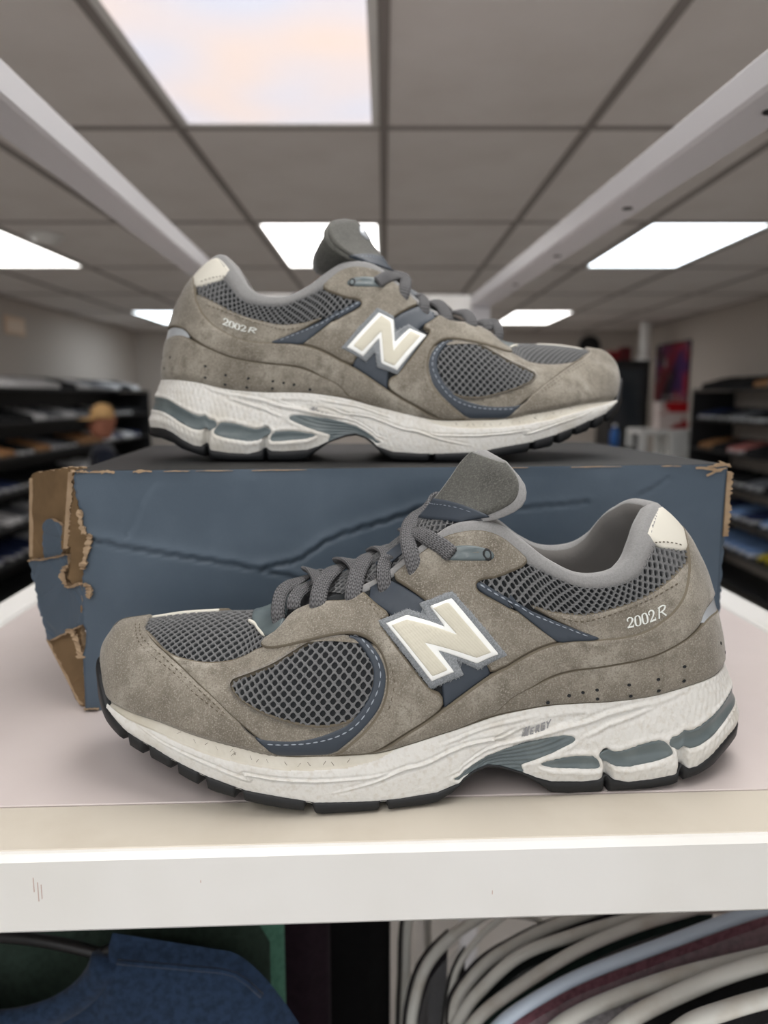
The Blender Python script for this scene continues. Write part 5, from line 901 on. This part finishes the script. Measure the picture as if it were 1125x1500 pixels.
    f = [(r * 16 + i, r * 16 + (i + 1) % 16, r * 16 + 16 + (i + 1) % 16, r * 16 + 16 + i) for r in range(2) for i in range(16)] + [(32 + i, 32 + (i + 1) % 16, 48) for i in range(16)]
    if side < 0: sh.emit('tongue_badge', v, f, SILVER, tg)
    stl = lambda w0: [(150 * (.665 - .10 * (1 - w_ ** 2)), 32 * w_) for w_ in np.linspace(-w0, w0, 20)]
    sh.emit('tongue_stitching', *geo('tgs', stitch_geo, TS, [stl(.9)], 1.6, 1.8, 1.0, .28, .3), THREAD, tg)['kind'] = 'stuff'
    # laces
    for k, p in D_['laces'].items():
        wd = {'L1': 6, 'L2': 6, 'L5': 6.2, 'L6': 7, 'L7': 7}.get(k, 7.2) if k[0] == 'L' else 6.4
        q = np.array(p, float)
        if k[0] == 'L' and k != 'L7': q = np.vstack([q, q[-1] + (q[-1] - q[-2]) * .45 + [0, 0, -2.0], q[-1] + (q[-1] - q[-2]) * .8 + [0, 0, -7]])
        if k == 'L7': q[:, 1] += np.linspace(0, 3.2, len(q))
        q[:, 1] += np.clip(q[:, 1], 0, 20) / 20 * 2.2; q[:, 2] += 1.6 + .8 * (k[0] == 'X') * 0
        v, f, uv = ribbon(q, wd * 1.06, 2.4, lambda c: np.array([-.1, c[1] * .085 + .25, 1.0 - abs(c[1]) * .028]))
        o = sh.emit('lace', v, f, LACE); L = o.data.uv_layers.new(name='UVMap'); li = np.zeros(len(o.data.loops), np.int32); o.data.loops.foreach_get('vertex_index', li)
        L.data.foreach_set('uv', uv[li].ravel())
    v, f, uv = ribbon([(181, 14, 97), (177, 12, 100.5), (172, 10, 104), (166.5, 9, 108.5)], 6, 1.2, lambda c: np.array([-.2, .5, 1.0])); sh.emit('lace_loop', v, f, NAVY)
    return sh
left = empty('sneaker', (.178, .354, .0006), R(182.5), 'worn grey suede sneaker on the white shelf in front of the box, toe left', 'sneaker')
build_sneaker(left, 1, '', 0)
right = empty('sneaker', (-.1555, .4837, BH + .0008), R(4.06), 'worn grey suede sneaker on top of the shoe box, toe right', 'sneaker')
build_sneaker(right, -1, 'b2_', 0)

# ------------------------------------------------------------------ garments under the shelf
def cloth(name, col, other=None, rough=.9): return mat(name, col, rough, .15, sheen=.15, var=[(other or tuple(int(c * .8) for c in col), 220, 3, .4, .65)], bump=[(700, .35, .4), (25, .3, 4)])
def tee(name, x0, x1, y, ztop, zbot, nx0, nx1, ndip, m, label, rz=0, fold=.006, group=None):
    """front of a T-shirt hanging on its shoulders: x0..x1 outer sleeve ends, nx0..nx1 neck opening"""
    t = empty(name, (0, 0, 0), 0, label, 'shirt', group); cx = (nx0 + nx1) / 2
    def top(x):
        if nx0 < x < nx1: a = (x - cx) / ((nx1 - nx0) / 2); return ztop - ndip * math.sqrt(max(0, 1 - a * a))
        d = (nx0 - x) / (nx0 - x0) if x <= nx0 else (x - nx1) / (x1 - nx1)
        return ztop - .022 * d - .075 * max(0, d - .62) ** 1.6 * 3.2
    xs = np.linspace(x0, x1, 90); rows = []; k = 36
    for s_ in (0, 1):
        V = []
        for j in range(k):
            f = j / (k - 1)
            for x in xs:
                tz = top(x) if s_ == 0 else (top(x) if not (nx0 < x < nx1) else top(x) - .01)
                z = tz + (zbot - tz) * f
                e = min(1, min(x - x0, x1 - x) / .02); puff = .012 * math.sqrt(max(0, min(1, f * 9))) * e
                yy = y + (-puff if s_ == 0 else puff) + fold * math.sin(x * 34 + 2 * f) * f * (1 if s_ == 0 else .5) + .003 * math.sin(x * 90 + f * 6) * f
                V.append((x, yy, z))
        rows.append(V)
    n = len(xs); gf = [tuple(q) for q in grid_faces(n, k)]
    v = rows[0] + rows[1]; f = gf + [tuple(i + n * k for i in q[::-1]) for q in gf]
    for j in range(k - 1):
        for c in (0, n - 1): a = j * n + c; b = a + n; f.append((a, b, b + n * k, a + n * k) if c == 0 else (b, a, a + n * k, b + n * k))
    new_obj('body', v, f, m, t, True)
    rib = [(x, y - .0035 - .008 * 0, top(x) - .004) for x in np.linspace(nx0 + .0015, nx1 - .0015, 40)]
    MB().tube(rib, .0065, 8, flat=1.5).build('neck_band', m, t, True)
    for x, s_ in ((x1, -1), (x0, 1)):
        a = x + s_ * .045; pts = [(a + s_ * .05 * q, y - .0125 - .001, top(a + s_ * .05 * q) - .0025 - .004 * q) for q in np.linspace(-.4, 1.4, 12)]
        MB().tube(pts, .0016, 6).build('shoulder_seam', m, t, True)
    h = MB(); h.tube([(x, y + .002, top(x) - .012 if not nx0 < x < nx1 else ztop - .02 + .016 * (1 - ((x - cx) / ((nx1 - nx0) / 2)) ** 2)) for x in np.linspace(x0 + .06, x1 - .06, 30)], .004, 6)
    h.tube([(cx, y + .002, ztop - .006), (cx, y + .002, -.095), (cx + .012, y + .002, -.082)], .0018, 6); h.build('hanger', mat('black_plastic', (18, 18, 20), .4, .5), t, True)
    return t
tee('navy_shirt', -.47, -.052, .43, -.165, -.66, -.345, -.176, .06, cloth('heather_navy', (42, 60, 86), (32, 47, 68)), 'heather navy T-shirt hanging at the front left under the white shelf')
tee('green_shirt', -.46, -.081, .475, -.135, -.68, -.25, -.2, .06, cloth('dusty_green', (50, 65, 57), (43, 57, 49)), 'dusty green shirt hanging just behind the navy T-shirt')
tee('mint_shirt', -.44, -.0765, .515, -.115, -.68, -.32, -.17, .05, cloth('mint_green', (92, 142, 122), (80, 126, 108)), 'pale mint shirt edge behind the green shirt')
tee('plum_shirt', -.42, -.045, .56, -.15, -.70, -.30, -.15, .05, cloth('dark_plum', (34, 20, 30), (27, 15, 24)), 'dark plum shirt hanging behind the mint shirt')
tee('black_shirt', -.40, .006, .64, -.15, -.70, -.28, -.12, .05, cloth('black_jersey', (14, 14, 16), (10, 10, 12)), 'black shirt hanging deep under the shelf behind the plum shirt')
PLAST = bpy.data.materials.new('clear_plastic_film'); PLAST.use_nodes = True
_n = PLAST.node_tree; _b = _n.nodes['Principled BSDF']; _b.inputs['Base Color'].default_value = (.8, .82, .85, 1); _b.inputs['Roughness'].default_value = .14; _b.inputs['Alpha'].default_value = .2; _b.inputs['Specular IOR Level'].default_value = .8
_tc = _n.nodes.new('ShaderNodeTexCoord'); _nz = _n.nodes.new('ShaderNodeTexNoise'); _nz.inputs['Scale'].default_value = 60; _bp = _n.nodes.new('ShaderNodeBump'); _bp.inputs['Strength'].default_value = .8; _bp.inputs['Distance'].default_value = .006
_n.links.new(_tc.outputs['Object'], _nz.inputs['Vector']); _n.links.new(_nz.outputs['Fac'], _bp.inputs['Height']); _n.links.new(_bp.outputs['Normal'], _b.inputs['Normal'])
HANG = mat('white_hanger_plastic', (228, 228, 222), .45, .45, var=[((206, 200, 188), 40, 3, .5, .8)]); HANG_B = mat('bluish_hanger_plastic', (205, 220, 238), .4, .5)
# each padded hanger arm: points (x, y, z) in metres from the low left end up towards the hook on the right-hand rail
HG = DATA['hangers']
GCOL = [(26, 26, 30), (40, 36, 44), (24, 24, 28), (54, 50, 56), (22, 32, 32), (30, 54, 50), (158, 108, 120), (196, 192, 196), (26, 27, 31), (20, 21, 25)]
HLAB = ['leftmost white hanger with a nearly upright arm, by the plum shirt', 'second white hanger from the left with a bowed arm', 'thin grey white hanger, third from the left', 'fourth white hanger from the left under the shelf',
        'fifth white hanger from the left above a dark green garment', 'sixth white hanger from the left above the dusty pink garment', 'bluish white hanger crossing the dusty pink garment', 'white hanger with torn padding above the black garments',
        'bright white padded hanger, second from the lower right corner', 'white hanger in the lower right corner']
GLAB = ['black garment in plastic under the leftmost white hanger', 'charcoal garment in plastic under the second white hanger', 'black garment in plastic under the thin third hanger', 'dark grey garment in plastic under the fourth hanger',
        'dark green garment in plastic under the fifth hanger', 'black green garment in plastic under the sixth hanger', 'dusty pink garment in plastic under the bluish hanger', 'pale grey garment in plastic under the torn white hanger',
        'glossy black garment in plastic under the bright padded hanger', 'black garment in plastic in the lower right corner']
for k, pts in enumerate(HG):
    p = smooth_curve(np.array(pts), 8); hook = p[-1]; axis = p[-1] - p[0]; hx = np.array([axis[0], axis[1], 0]); hx /= np.linalg.norm(hx)
    mir = [p[-1] + hx * (2 * ((q - p[-1]) @ -hx)) * 1.0 + (q - p[-1]) for q in p[::-1]][1:]
    mir = [np.array([p[-1][0] + (p[-1][0] - q[0]), p[-1][1] + (p[-1][1] - q[1]), q[2]]) for q in p[::-1]][1:]
    full = np.vstack([p, mir]); rad = HGR[k] if False else DATA['hanger_r'][k]
    h = empty('clothes_hanger', (0, 0, 0), 0, HLAB[k], 'hanger', 'white hangers under the shelf')
    MB().tube(full, rad, 10, flat=.8).build('padded_arm', HANG_B if k in (6,) else HANG, h, True)
    MB().tube([hook, hook + [0, 0, .02], hook + [.008, .0, .036], hook + [.0, 0, .05]], .0016, 6).build('hook', mat('steel_wire', (170, 170, 172), .3, .5, metal=.9), h, True)
    g = empty('bagged_garment', (0, 0, 0), 0, GLAB[k], 'garment', 'bagged garments under the shelf')
    def drape(off, drop, amp, seed, nv=16):
        rnd = random.Random(seed); ph = rnd.random() * 6; nrm = np.array([hx[1], -hx[0], 0]); rows = []
        for j in range(nv):
            f = j / (nv - 1); r = []
            for i, q in enumerate(full[:int(len(p) * (.7 if k in (1, 2) else 1.12))]):
                wv = amp * (math.sin(i * .55 + ph + f * 2) + .6 * math.sin(i * 1.3 + 2 * ph)) * min(1, f * 4 + .15)
                r.append(q + nrm * (off + wv) + np.array([0, 0, -rad * 1.25 - drop * f]) )
            rows.append(r)
        return sheet(np.array(rows))
    v, f = drape(-(rad + (.009 if k in (1, 3) else .0045)), .42, .0008, k); new_obj('garment', v, f, cloth('bagged_cloth_%d' % k, GCOL[k], rough=.8), g, True)
    v, f = drape(rad + .003, .44, .002, k + 50); new_obj('plastic_cover', v, f, PLAST, g, True)

# ------------------------------------------------------------------ shoe walls in the background
def sneaker_mesh(name, up_col, sole_col, tall=1.0):
    S = [(0, .028, .085, .030), (.03, .036, .098, .034), (.075, .037, .075 * tall + .01, .036), (.12, .038, .078 * tall + .006, .036), (.165, .044, .072, .042), (.21, .048, .058, .046), (.25, .044, .05, .042), (.28, .028, .042, .026), (.292, .01, .034, .01)]
    v = []; f = []; fm = []; n = 10
    for x, hw, top, sw in S:
        ring = [(-sw, 0), (-sw - .003, .012), (-hw, .026), (-hw * .97, .026 + (top - .026) * .5), (-hw * .55, top), (hw * .55, top), (hw * .97, .026 + (top - .026) * .5), (hw, .026), (sw + .003, .012), (sw, 0)]
        v += [(x, a, b) for a, b in ring]
    for i in range(len(S) - 1):
        for j in range(n): f.append((i * n + j, i * n + (j + 1) % n, (i + 1) * n + (j + 1) % n, (i + 1) * n + j)); fm.append(1 if j in (0, 1, 7, 8, 9) else 0)
    f += [tuple(range(n - 1, -1, -1)), tuple(range((len(S) - 1) * n, len(S) * n))]; fm += [0, 0]
    b = len(v); v += [(.03, -.02, .099), (.03, .02, .099), (.115, .02, .084), (.115, -.02, .084), (.035, -.015, .06), (.035, .015, .06), (.11, .015, .06), (.11, -.015, .06)]
    f += [(b, b + 1, b + 5, b + 4), (b + 1, b + 2, b + 6, b + 5), (b + 2, b + 3, b + 7, b + 6), (b + 3, b, b + 4, b + 7), (b + 4, b + 5, b + 6, b + 7)]; fm += [2] * 5
    me = bpy.data.meshes.new('display_shoe'); me.from_pydata(v, [], f)
    for m in (mat('shoe_' + name, up_col, .7, .3), mat('sole_' + name, sole_col, .6, .3), BLACK): me.materials.append(m)
    me.polygons.foreach_set('material_index', np.array(fm, np.int32)); me.polygons.foreach_set('use_smooth', np.ones(len(f), bool)); me.update(); return me
KINDS_ = {'black': sneaker_mesh('black', (24, 24, 27), (28, 28, 30)), 'black and white': sneaker_mesh('panda', (26, 26, 28), (206, 206, 206)), 'white': sneaker_mesh('white', (214, 214, 216), (226, 226, 226)),
          'grey': sneaker_mesh('grey', (112, 114, 120), (196, 196, 196)), 'navy': sneaker_mesh('navy', (34, 46, 82), (210, 210, 212)), 'red': sneaker_mesh('red', (140, 42, 44), (196, 190, 186)),
          'tan': sneaker_mesh('tan', (168, 122, 82), (150, 120, 90)), 'pale blue': sneaker_mesh('blue', (120, 150, 196), (226, 228, 232)), 'pink': sneaker_mesh('pink', (188, 118, 112), (214, 206, 204)), 'yellow': sneaker_mesh('yellow', (196, 176, 52), (40, 40, 40))}
LEVELS = [.235, -.015, -.265, -.515, -.765, -1.015, -1.265]
ORD = ['top', 'second', 'third', 'fourth', 'fifth', 'sixth', 'bottom']
def nth(n):
    a = 'zeroth first second third fourth fifth sixth seventh eighth ninth tenth eleventh twelfth thirteenth fourteenth fifteenth sixteenth seventeenth eighteenth nineteenth'.split()
    t = ['', '', 'twent', 'thirt', 'fort', 'fift']
    return a[n] if n < 20 else (t[n // 10] + 'ieth' if n % 10 == 0 else t[n // 10] + 'y-' + a[n % 10])
def rack(side, y0, y1, name, label):
    xw = XL + .01 if side < 0 else XR - .01; d = .36; xa, xb = (xw, xw + d) if side < 0 else (xw - d, xw)
    t = empty(name, (0, 0, 0), 0, label, 'shelving')
    for z in LEVELS: MB().box(xa, xb, y0, y1, z - .018, z, b=.003).build('shelf_board', BLACK, t)
    n = max(2, int((y1 - y0) / 1.2) + 1)
    for y in (y0, y1 - .03): MB().box(xa, xb, y, y + .03, FLOOR, LEVELS[0] - .022).build('upright', BLACK, t)
    if side < 0: MB().box(*((xa, xa + .012) if side < 0 else (xb - .012, xb)), y0, y1, FLOOR, LEVELS[0]).build('back_board', BLACK, t)
    return xa, xb
def fill(side, y0, y1, palettes, nm):
    for li, z in enumerate(LEVELS[:6]):
        rnd = random.Random(li * 7 + (3 if side > 0 else 0)); y = y0 + .08; cnt = 0; pal = palettes[li % len(palettes)]
        while y < y1 - .1:
            c = rnd.choice(pal); a = rnd.uniform(-.16, .16)
            for q in (0, 1):
                o = link('display_shoe', KINDS_[c])
                o.location = ((XL + .05) if side < 0 else (XR - .05), y, z + .0005); o.rotation_euler = (0, 0, (0 if side < 0 else math.pi) + a)
                cnt += 1; tag(o, '%s shoe, %s from the near end, %s shelf, %s' % (c, nth(cnt), ORD[li], nm), 'shoe', 'shoes on the %s shelf of the %s' % (ORD[li], nm)); y += .122
            y += .045
rack(-1, 3.4, 8.6, 'shoe_rack', 'long black shoe rack along the left wall'); rack(1, 3.4, 6.55, 'shoe_rack', 'black shoe rack along the right wall')
PL_ = [['black', 'white', 'white', 'black and white', 'grey'], ['black', 'white', 'white', 'grey', 'black and white', 'red', 'pink'], ['black and white', 'navy', 'tan', 'grey', 'red', 'white'], ['black', 'white', 'tan', 'navy', 'black and white'], ['black and white', 'grey', 'red', 'white', 'black'], ['white', 'yellow', 'navy', 'pink']]
PR_ = [['tan', 'black', 'red', 'black', 'grey'], ['navy', 'black and white', 'navy', 'grey', 'black'], ['pink', 'grey', 'white', 'pale blue', 'tan', 'black'], ['black', 'grey', 'black and white', 'red'], ['pale blue', 'navy', 'white', 'grey'], ['white', 'yellow', 'pale blue', 'black']]
fill(-1, 4.4, 8.6, PL_, 'left wall rack'); fill(1, 4.2, 6.5, PR_, 'right wall rack')

# things at the far end of the shop
ABST = mat('poster_print', (150, 40, 62), .5, .3, var=[((70, 40, 98), 2.2, 2, .45, .55), ((206, 190, 196), 5, 3, .58, .66), ((60, 20, 40), 3.1, 2, .56, .64)])
po = empty('poster', (XR - .004, 8.0, .42), 0, 'framed red and purple poster on the right wall past the shoe rack', 'poster')
MB().box(-.012, 0, -.47, .47, -.31, .31, b=.003).build('frame', BLACK, po); MB().box(-.015, -.012, -.45, .45, -.29, .29).build('print', ABST, po)
cb = empty('tall_cabinet', (2.56, 8.1, FLOOR), 0, 'tall black cabinet with a glazed door near the far right corner', 'cabinet')
MB().box(-.2, .2, -.25, .25, 0, 1.99, b=.006).build('body', BLACK, cb); MB().box(-.17, .13, -.262, -.252, .1, 1.9, b=.003).build('door', mat('smoked_glass', (50, 56, 62), .12, .6), cb)
MB().box(.145, .155, -.275, -.25, .8, 1.2).build('handle', WHITE_RAIL, cb)
pp = empty('white_column', (2.74, 8.0, .541), 0, 'white round column with a flared foot standing on the black cabinet', 'column')
MB().lathe([(.10, 0), (.10, .02), (.065, .05), (.06, .06)], 16).build('foot', WHITE_METAL, pp); MB().lathe([(.055, .06), (.055, .40)], 16).build('shaft', WHITE_METAL, pp)
for k, (dx, w_, h_, c) in enumerate(((-.14, .11, .1, (120, 26, 32)), (-.02, .1, .14, (92, 30, 36)))):
    b_ = MB().box(2.56 + dx - w_ / 2, 2.56 + dx + w_ / 2, 7.95, 8.1, .5405, .5405 + h_, b=.004).build('small_box', mat('red_box_%d' % k, c, .6, .3)); tag(b_, ['low dark red box on top of the black cabinet', 'taller dark red box on top of the black cabinet'][k], 'box', 'boxes on the black cabinet')
tb_ = empty('white_table', (2.68, 6.95, FLOOR), 0, 'white table with square legs by the right wall beyond the shoe rack', 'table')
MB().box(-.36, .36, -.2, .2, 1.28, 1.325, b=.004).build('tabletop', WHITE_METAL, tb_)
for sx in (-.33, -.07, .33):
    for sy in (-.17, .17): MB().box(sx - .03, sx + .03, sy - .03, sy + .03, 0, 1.28, b=.003).build('leg', WHITE_METAL, tb_)
MB().box(-.04, .30, -.16, .16, .55, 1.28, b=.004).build('drawer_box', WHITE_METAL, tb_)
bg_ = empty('shopping_bag', (2.64, 6.9, -.1245), R(8), 'white and red paper bag standing on the white table', 'bag')
m_ = MB(); z0, z1 = 0, .25; v = [(-.14, -.05, 0), (.14, -.05, 0), (.14, .05, 0), (-.14, .05, 0), (-.15, -.055, z1), (.15, -.055, z1), (.15, .055, z1), (-.15, .055, z1), (-.145, -.05, z1), (.145, -.05, z1), (.145, .05, z1), (-.145, .05, z1), (-.13, -.045, .01), (.13, -.045, .01), (.13, .045, .01), (-.13, .045, .01)]
f = [(3, 2, 1, 0)] + [(i, (i + 1) % 4, 4 + (i + 1) % 4, 4 + i) for i in range(4)] + [(4 + i, 4 + (i + 1) % 4, 8 + (i + 1) % 4, 8 + i) for i in range(4)] + [(8 + i, 8 + (i + 1) % 4, 12 + (i + 1) % 4, 12 + i) for i in range(4)] + [(12, 13, 14, 15)]
m_.add(v, f).build('body', mat('bag_paper', (214, 200, 196), .7, .3, var=[((170, 40, 46), 9, 1, .56, .62)]), bg_)
MB().box(-.06, .13, -.059, -.054, .15, .245).build('red_panel', mat('bag_red', (184, 24, 34), .6, .3), bg_)
for y in (-.05, .05): MB().tube([(-.05, y, .24), (-.045, y, .29), (0, y, .31), (.045, y, .29), (.05, y, .24)], .003, 6).build('handle', mat('bag_cord', (200, 190, 190), .7), bg_, True)
dk = empty('dark_bench', (2.12, 7.0, FLOOR), 0, 'low dark bench beside the white table', 'bench')
MB().box(-.2, .16, -.2, .2, 1.12, 1.16, b=.004).build('seat', BLACK, dk)
for sx in (-.18, .14):
    for sy in (-.17, .17): MB().box(sx - .018, sx + .018, sy - .018, sy + .018, 0, 1.12).build('leg', BLACK, dk)
bl = empty('blue_bottle', (2.16, 7.0, FLOOR + 1.1605), 0, 'small blue bottle on the dark bench', 'bottle')
MB().lathe([(.035, 0), (.04, .01), (.04, .13), (.016, .165), (.016, .18)], 14).build('body', mat('blue_plastic', (40, 108, 190), .3, .5), bl, True); MB().lathe([(.019, .18), (.019, .205)], 12).build('cap', WHITE_METAL, bl)
def cap_thing(x, z, col, brim, label):
    t = empty('baseball_cap', (x, YF - .03, z), 0, label, 'cap', 'caps on the far wall')
    MB().lathe([(.098 * math.cos(a), .13 * math.sin(a)) for a in np.linspace(0, 1.5, 8)], 16).build('crown', mat('cap_' + label[:12].replace(' ', '_'), col, .85, .2), t, True)
    v = []; n = 12
    for i in range(n + 1):
        a = math.pi * (1 + i / n); v += [(.095 * math.cos(a), .095 * math.sin(a) * .3, .0), (.10 * math.cos(a), .19 * math.sin(a) * .8 - .0, -.05 * abs(math.sin(a))), (.10 * math.cos(a), .19 * math.sin(a) * .8, -.05 * abs(math.sin(a)) - .004), (.095 * math.cos(a), .095 * math.sin(a) * .3, -.004)]
    f = [(i * 4 + k, i * 4 + (k + 1) % 4, i * 4 + 4 + (k + 1) % 4, i * 4 + 4 + k) for i in range(n) for k in range(4)] + [(3, 2, 1, 0), (n * 4, n * 4 + 1, n * 4 + 2, n * 4 + 3)]
    MB().add(v, f).build('brim', mat('brim_' + label[:12].replace(' ', '_'), brim, .85, .2), t)
    MB().lathe([(.01, .126), (.008, .134)], 8).build('button', mat('brim_' + label[:12].replace(' ', '_'), brim, .85, .2), t)
for x, c, b, lb in ((1.50, (22, 22, 24), (92, 130, 40), 'black cap with a green brim on the far wall'), (1.74, (24, 24, 26), (50, 110, 110), 'dark cap with a teal brim on the far wall'), (2.0, (120, 40, 96), (108, 34, 88), 'magenta cap on the far wall'), (1.27, (110, 26, 50), (90, 20, 40), 'dark red cap on the far wall behind the sneaker laces')):
    cap_thing(x, .64, c, b, lb)
ck = empty('wall_disc', (2.52, YF - .001, .77), 0, 'round black disc hanging high on the far wall', 'disc')
m_ = MB(); m_.lathe([(.13, -.03), (.135, -.02), (.135, 0)], 24); o = m_.build('rim', BLACK, ck); o.rotation_euler = (R(90), 0, 0); o.location = (0, -.03, 0)
m_ = MB(); m_.lathe([(.115, 0), (.11, .002)], 24); o = m_.build('face', mat('dark_face', (32, 32, 34), .4, .4), ck); o.rotation_euler = (R(90), 0, 0); o.location = (0, -.001, 0)
pq = empty('wall_plaque', (XL + .001, 6.3, .745), 0, 'small beige plaque high on the left wall above the rack', 'sign')
MB().box(0, .012, -.17, .17, -.075, .075, b=.003).build('board', mat('plaque_board', (226, 200, 174), .6, .3), pq); MB().box(.012, .015, -.14, .14, -.05, .05, b=.001).build('plate', mat('plaque_plate', (236, 214, 190), .5, .3), pq)

# ------------------------------------------------------------------ shopper by the left rack
def person():
    t = empty('person', (-1.97, 5.25, FLOOR), R(112), 'person in dark navy clothes and a tan cap standing by the left shoe rack', 'person')
    V = [(0, 0, .93), (0, 0, 1.10), (0, .01, 1.30), (0, .01, 1.40), (0, .015, 1.47),
         (.09, 0, .90), (.10, .01, .50), (.10, -.01, .09), (.10, .13, .03), (-.09, 0, .90), (-.10, .01, .50), (-.10, -.01, .09), (-.10, .13, .03),
         (.17, .01, 1.36), (.23, .0, 1.10), (.21, .16, .95), (-.17, .01, 1.36), (-.23, 0, 1.10), (-.21, .16, .95)]
    E = [(0, 1), (1, 2), (2, 3), (3, 4), (0, 5), (5, 6), (6, 7), (7, 8), (0, 9), (9, 10), (10, 11), (11, 12), (3, 13), (13, 14), (14, 15), (3, 16), (16, 17), (17, 18)]
    Rr = [.15, .14, .16, .13, .065, .095, .07, .055, .04, .095, .07, .055, .04, .075, .055, .045, .075, .055, .045]
    me = bpy.data.meshes.new('clothed_body'); me.from_pydata(V, E, []); o = link('clothed_body', me, t); me.materials.append(cloth('navy_clothes', (26, 30, 44)))
    import bmesh
    bm = bmesh.new(); bm.from_mesh(me); bm.verts.layers.skin.verify(); bm.to_mesh(me); bm.free()
    for i, s_ in enumerate(me.skin_vertices[0].data): s_.radius = (Rr[i] * (1.15 if i < 4 else 1), Rr[i] * .8 if i < 4 else Rr[i])
    me.skin_vertices[0].data[0].use_root = True
    m = o.modifiers.new('skin', 'SKIN'); s_ = o.modifiers.new('sub', 'SUBSURF'); s_.levels = s_.render_levels = 2
    SK = mat('skin_tone', (150, 98, 78), .6, .3)
    hd = MB(); n = 18
    for zc, rx, ry, oy in (): pass
    prof = [(-.115, .045, .05, .0), (-.10, .055, .068, .012), (-.07, .066, .082, .012), (-.03, .072, .092, .008), (.02, .077, .098, .0), (.06, .076, .096, -.004), (.095, .06, .078, -.006), (.115, .03, .04, -.006)]
    v = [(rx * math.cos(a), oy + ry * math.sin(a), 1.60 + zc) for zc, rx, ry, oy in prof for a in np.arange(n) * 2 * math.pi / n]
    hd.add(v, [(i * n + j, i * n + (j + 1) % n, (i + 1) * n + (j + 1) % n, (i + 1) * n + j) for i in range(len(prof) - 1) for j in range(n)] + [tuple(range(n - 1, -1, -1)), tuple(range((len(prof) - 1) * n, len(prof) * n))])
    hd.add([(-.012, .095, 1.60), (.012, .095, 1.60), (.016, .10, 1.565), (-.016, .10, 1.565), (0, .122, 1.568), (0, .1, 1.61)], [(0, 3, 4, 5), (1, 5, 4, 2), (3, 2, 4)])
    hd.build('head', SK, t, True)
    for s in (-1, 1):
        MB().lathe([(.004, -.006), (.009, 0), (.004, .006)], 10, s * .03, .091, 1.615).build('eye', BLACK, t, True)
        MB().lathe([(.006, -.03), (.016, 0), (.006, .03)], 8, s * .079, -.005, 1.60).build('ear', SK, t, True)
        h = MB(); c = np.array([s * .21, .17, .93])
        h.tube([c, c + [0, .04, -.03], c + [0, .075, -.055]], [.03, .036, .03], 8, flat=.5)
        for q in range(4): a = c + [(q - 1.5) * .017, .075, -.055]; h.tube([a, a + [0, .035, -.03 + .004 * q], a + [0, .05, -.06]], [.009, .0085, .007], 6)
        a = c + [-s * .03, .03, -.02]; h.tube([a, a + [-s * .02, .03, -.01], a + [-s * .022, .055, -.03]], [.011, .01, .008], 6)
        h.build('hand', SK, t, True)
    MB().tube([(-.02, .098, 1.545), (0, .101, 1.543), (.02, .098, 1.545)], .005, 6).build('mouth', mat('lip_tone', (120, 66, 60), .6), t, True)
    TAN = mat('tan_felt', (186, 150, 104), .9, .15)
    c = MB(); c.lathe([(.092 * math.cos(a) + .002, 1.655 + .105 * math.sin(a)) for a in np.linspace(-.1, 1.5, 9)], 20); c.build('cap', TAN, t, True)
    c = MB(); v = []
    for i in range(13): a = math.pi * i / 12; v += [(.085 * math.cos(a), .05 + .04 * math.sin(a), 1.655), (.085 * math.cos(a), .05 + .13 * math.sin(a), 1.64), (.085 * math.cos(a), .05 + .13 * math.sin(a), 1.634), (.085 * math.cos(a), .05 + .04 * math.sin(a), 1.648)]
    c.add(v, [(i * 4 + k, i * 4 + (k + 1) % 4, i * 4 + 4 + (k + 1) % 4, i * 4 + 4 + k) for i in range(12) for k in range(4)]); c.build('cap_brim', TAN, t)
    t.scale = (.9, .9, .895); return t
person()
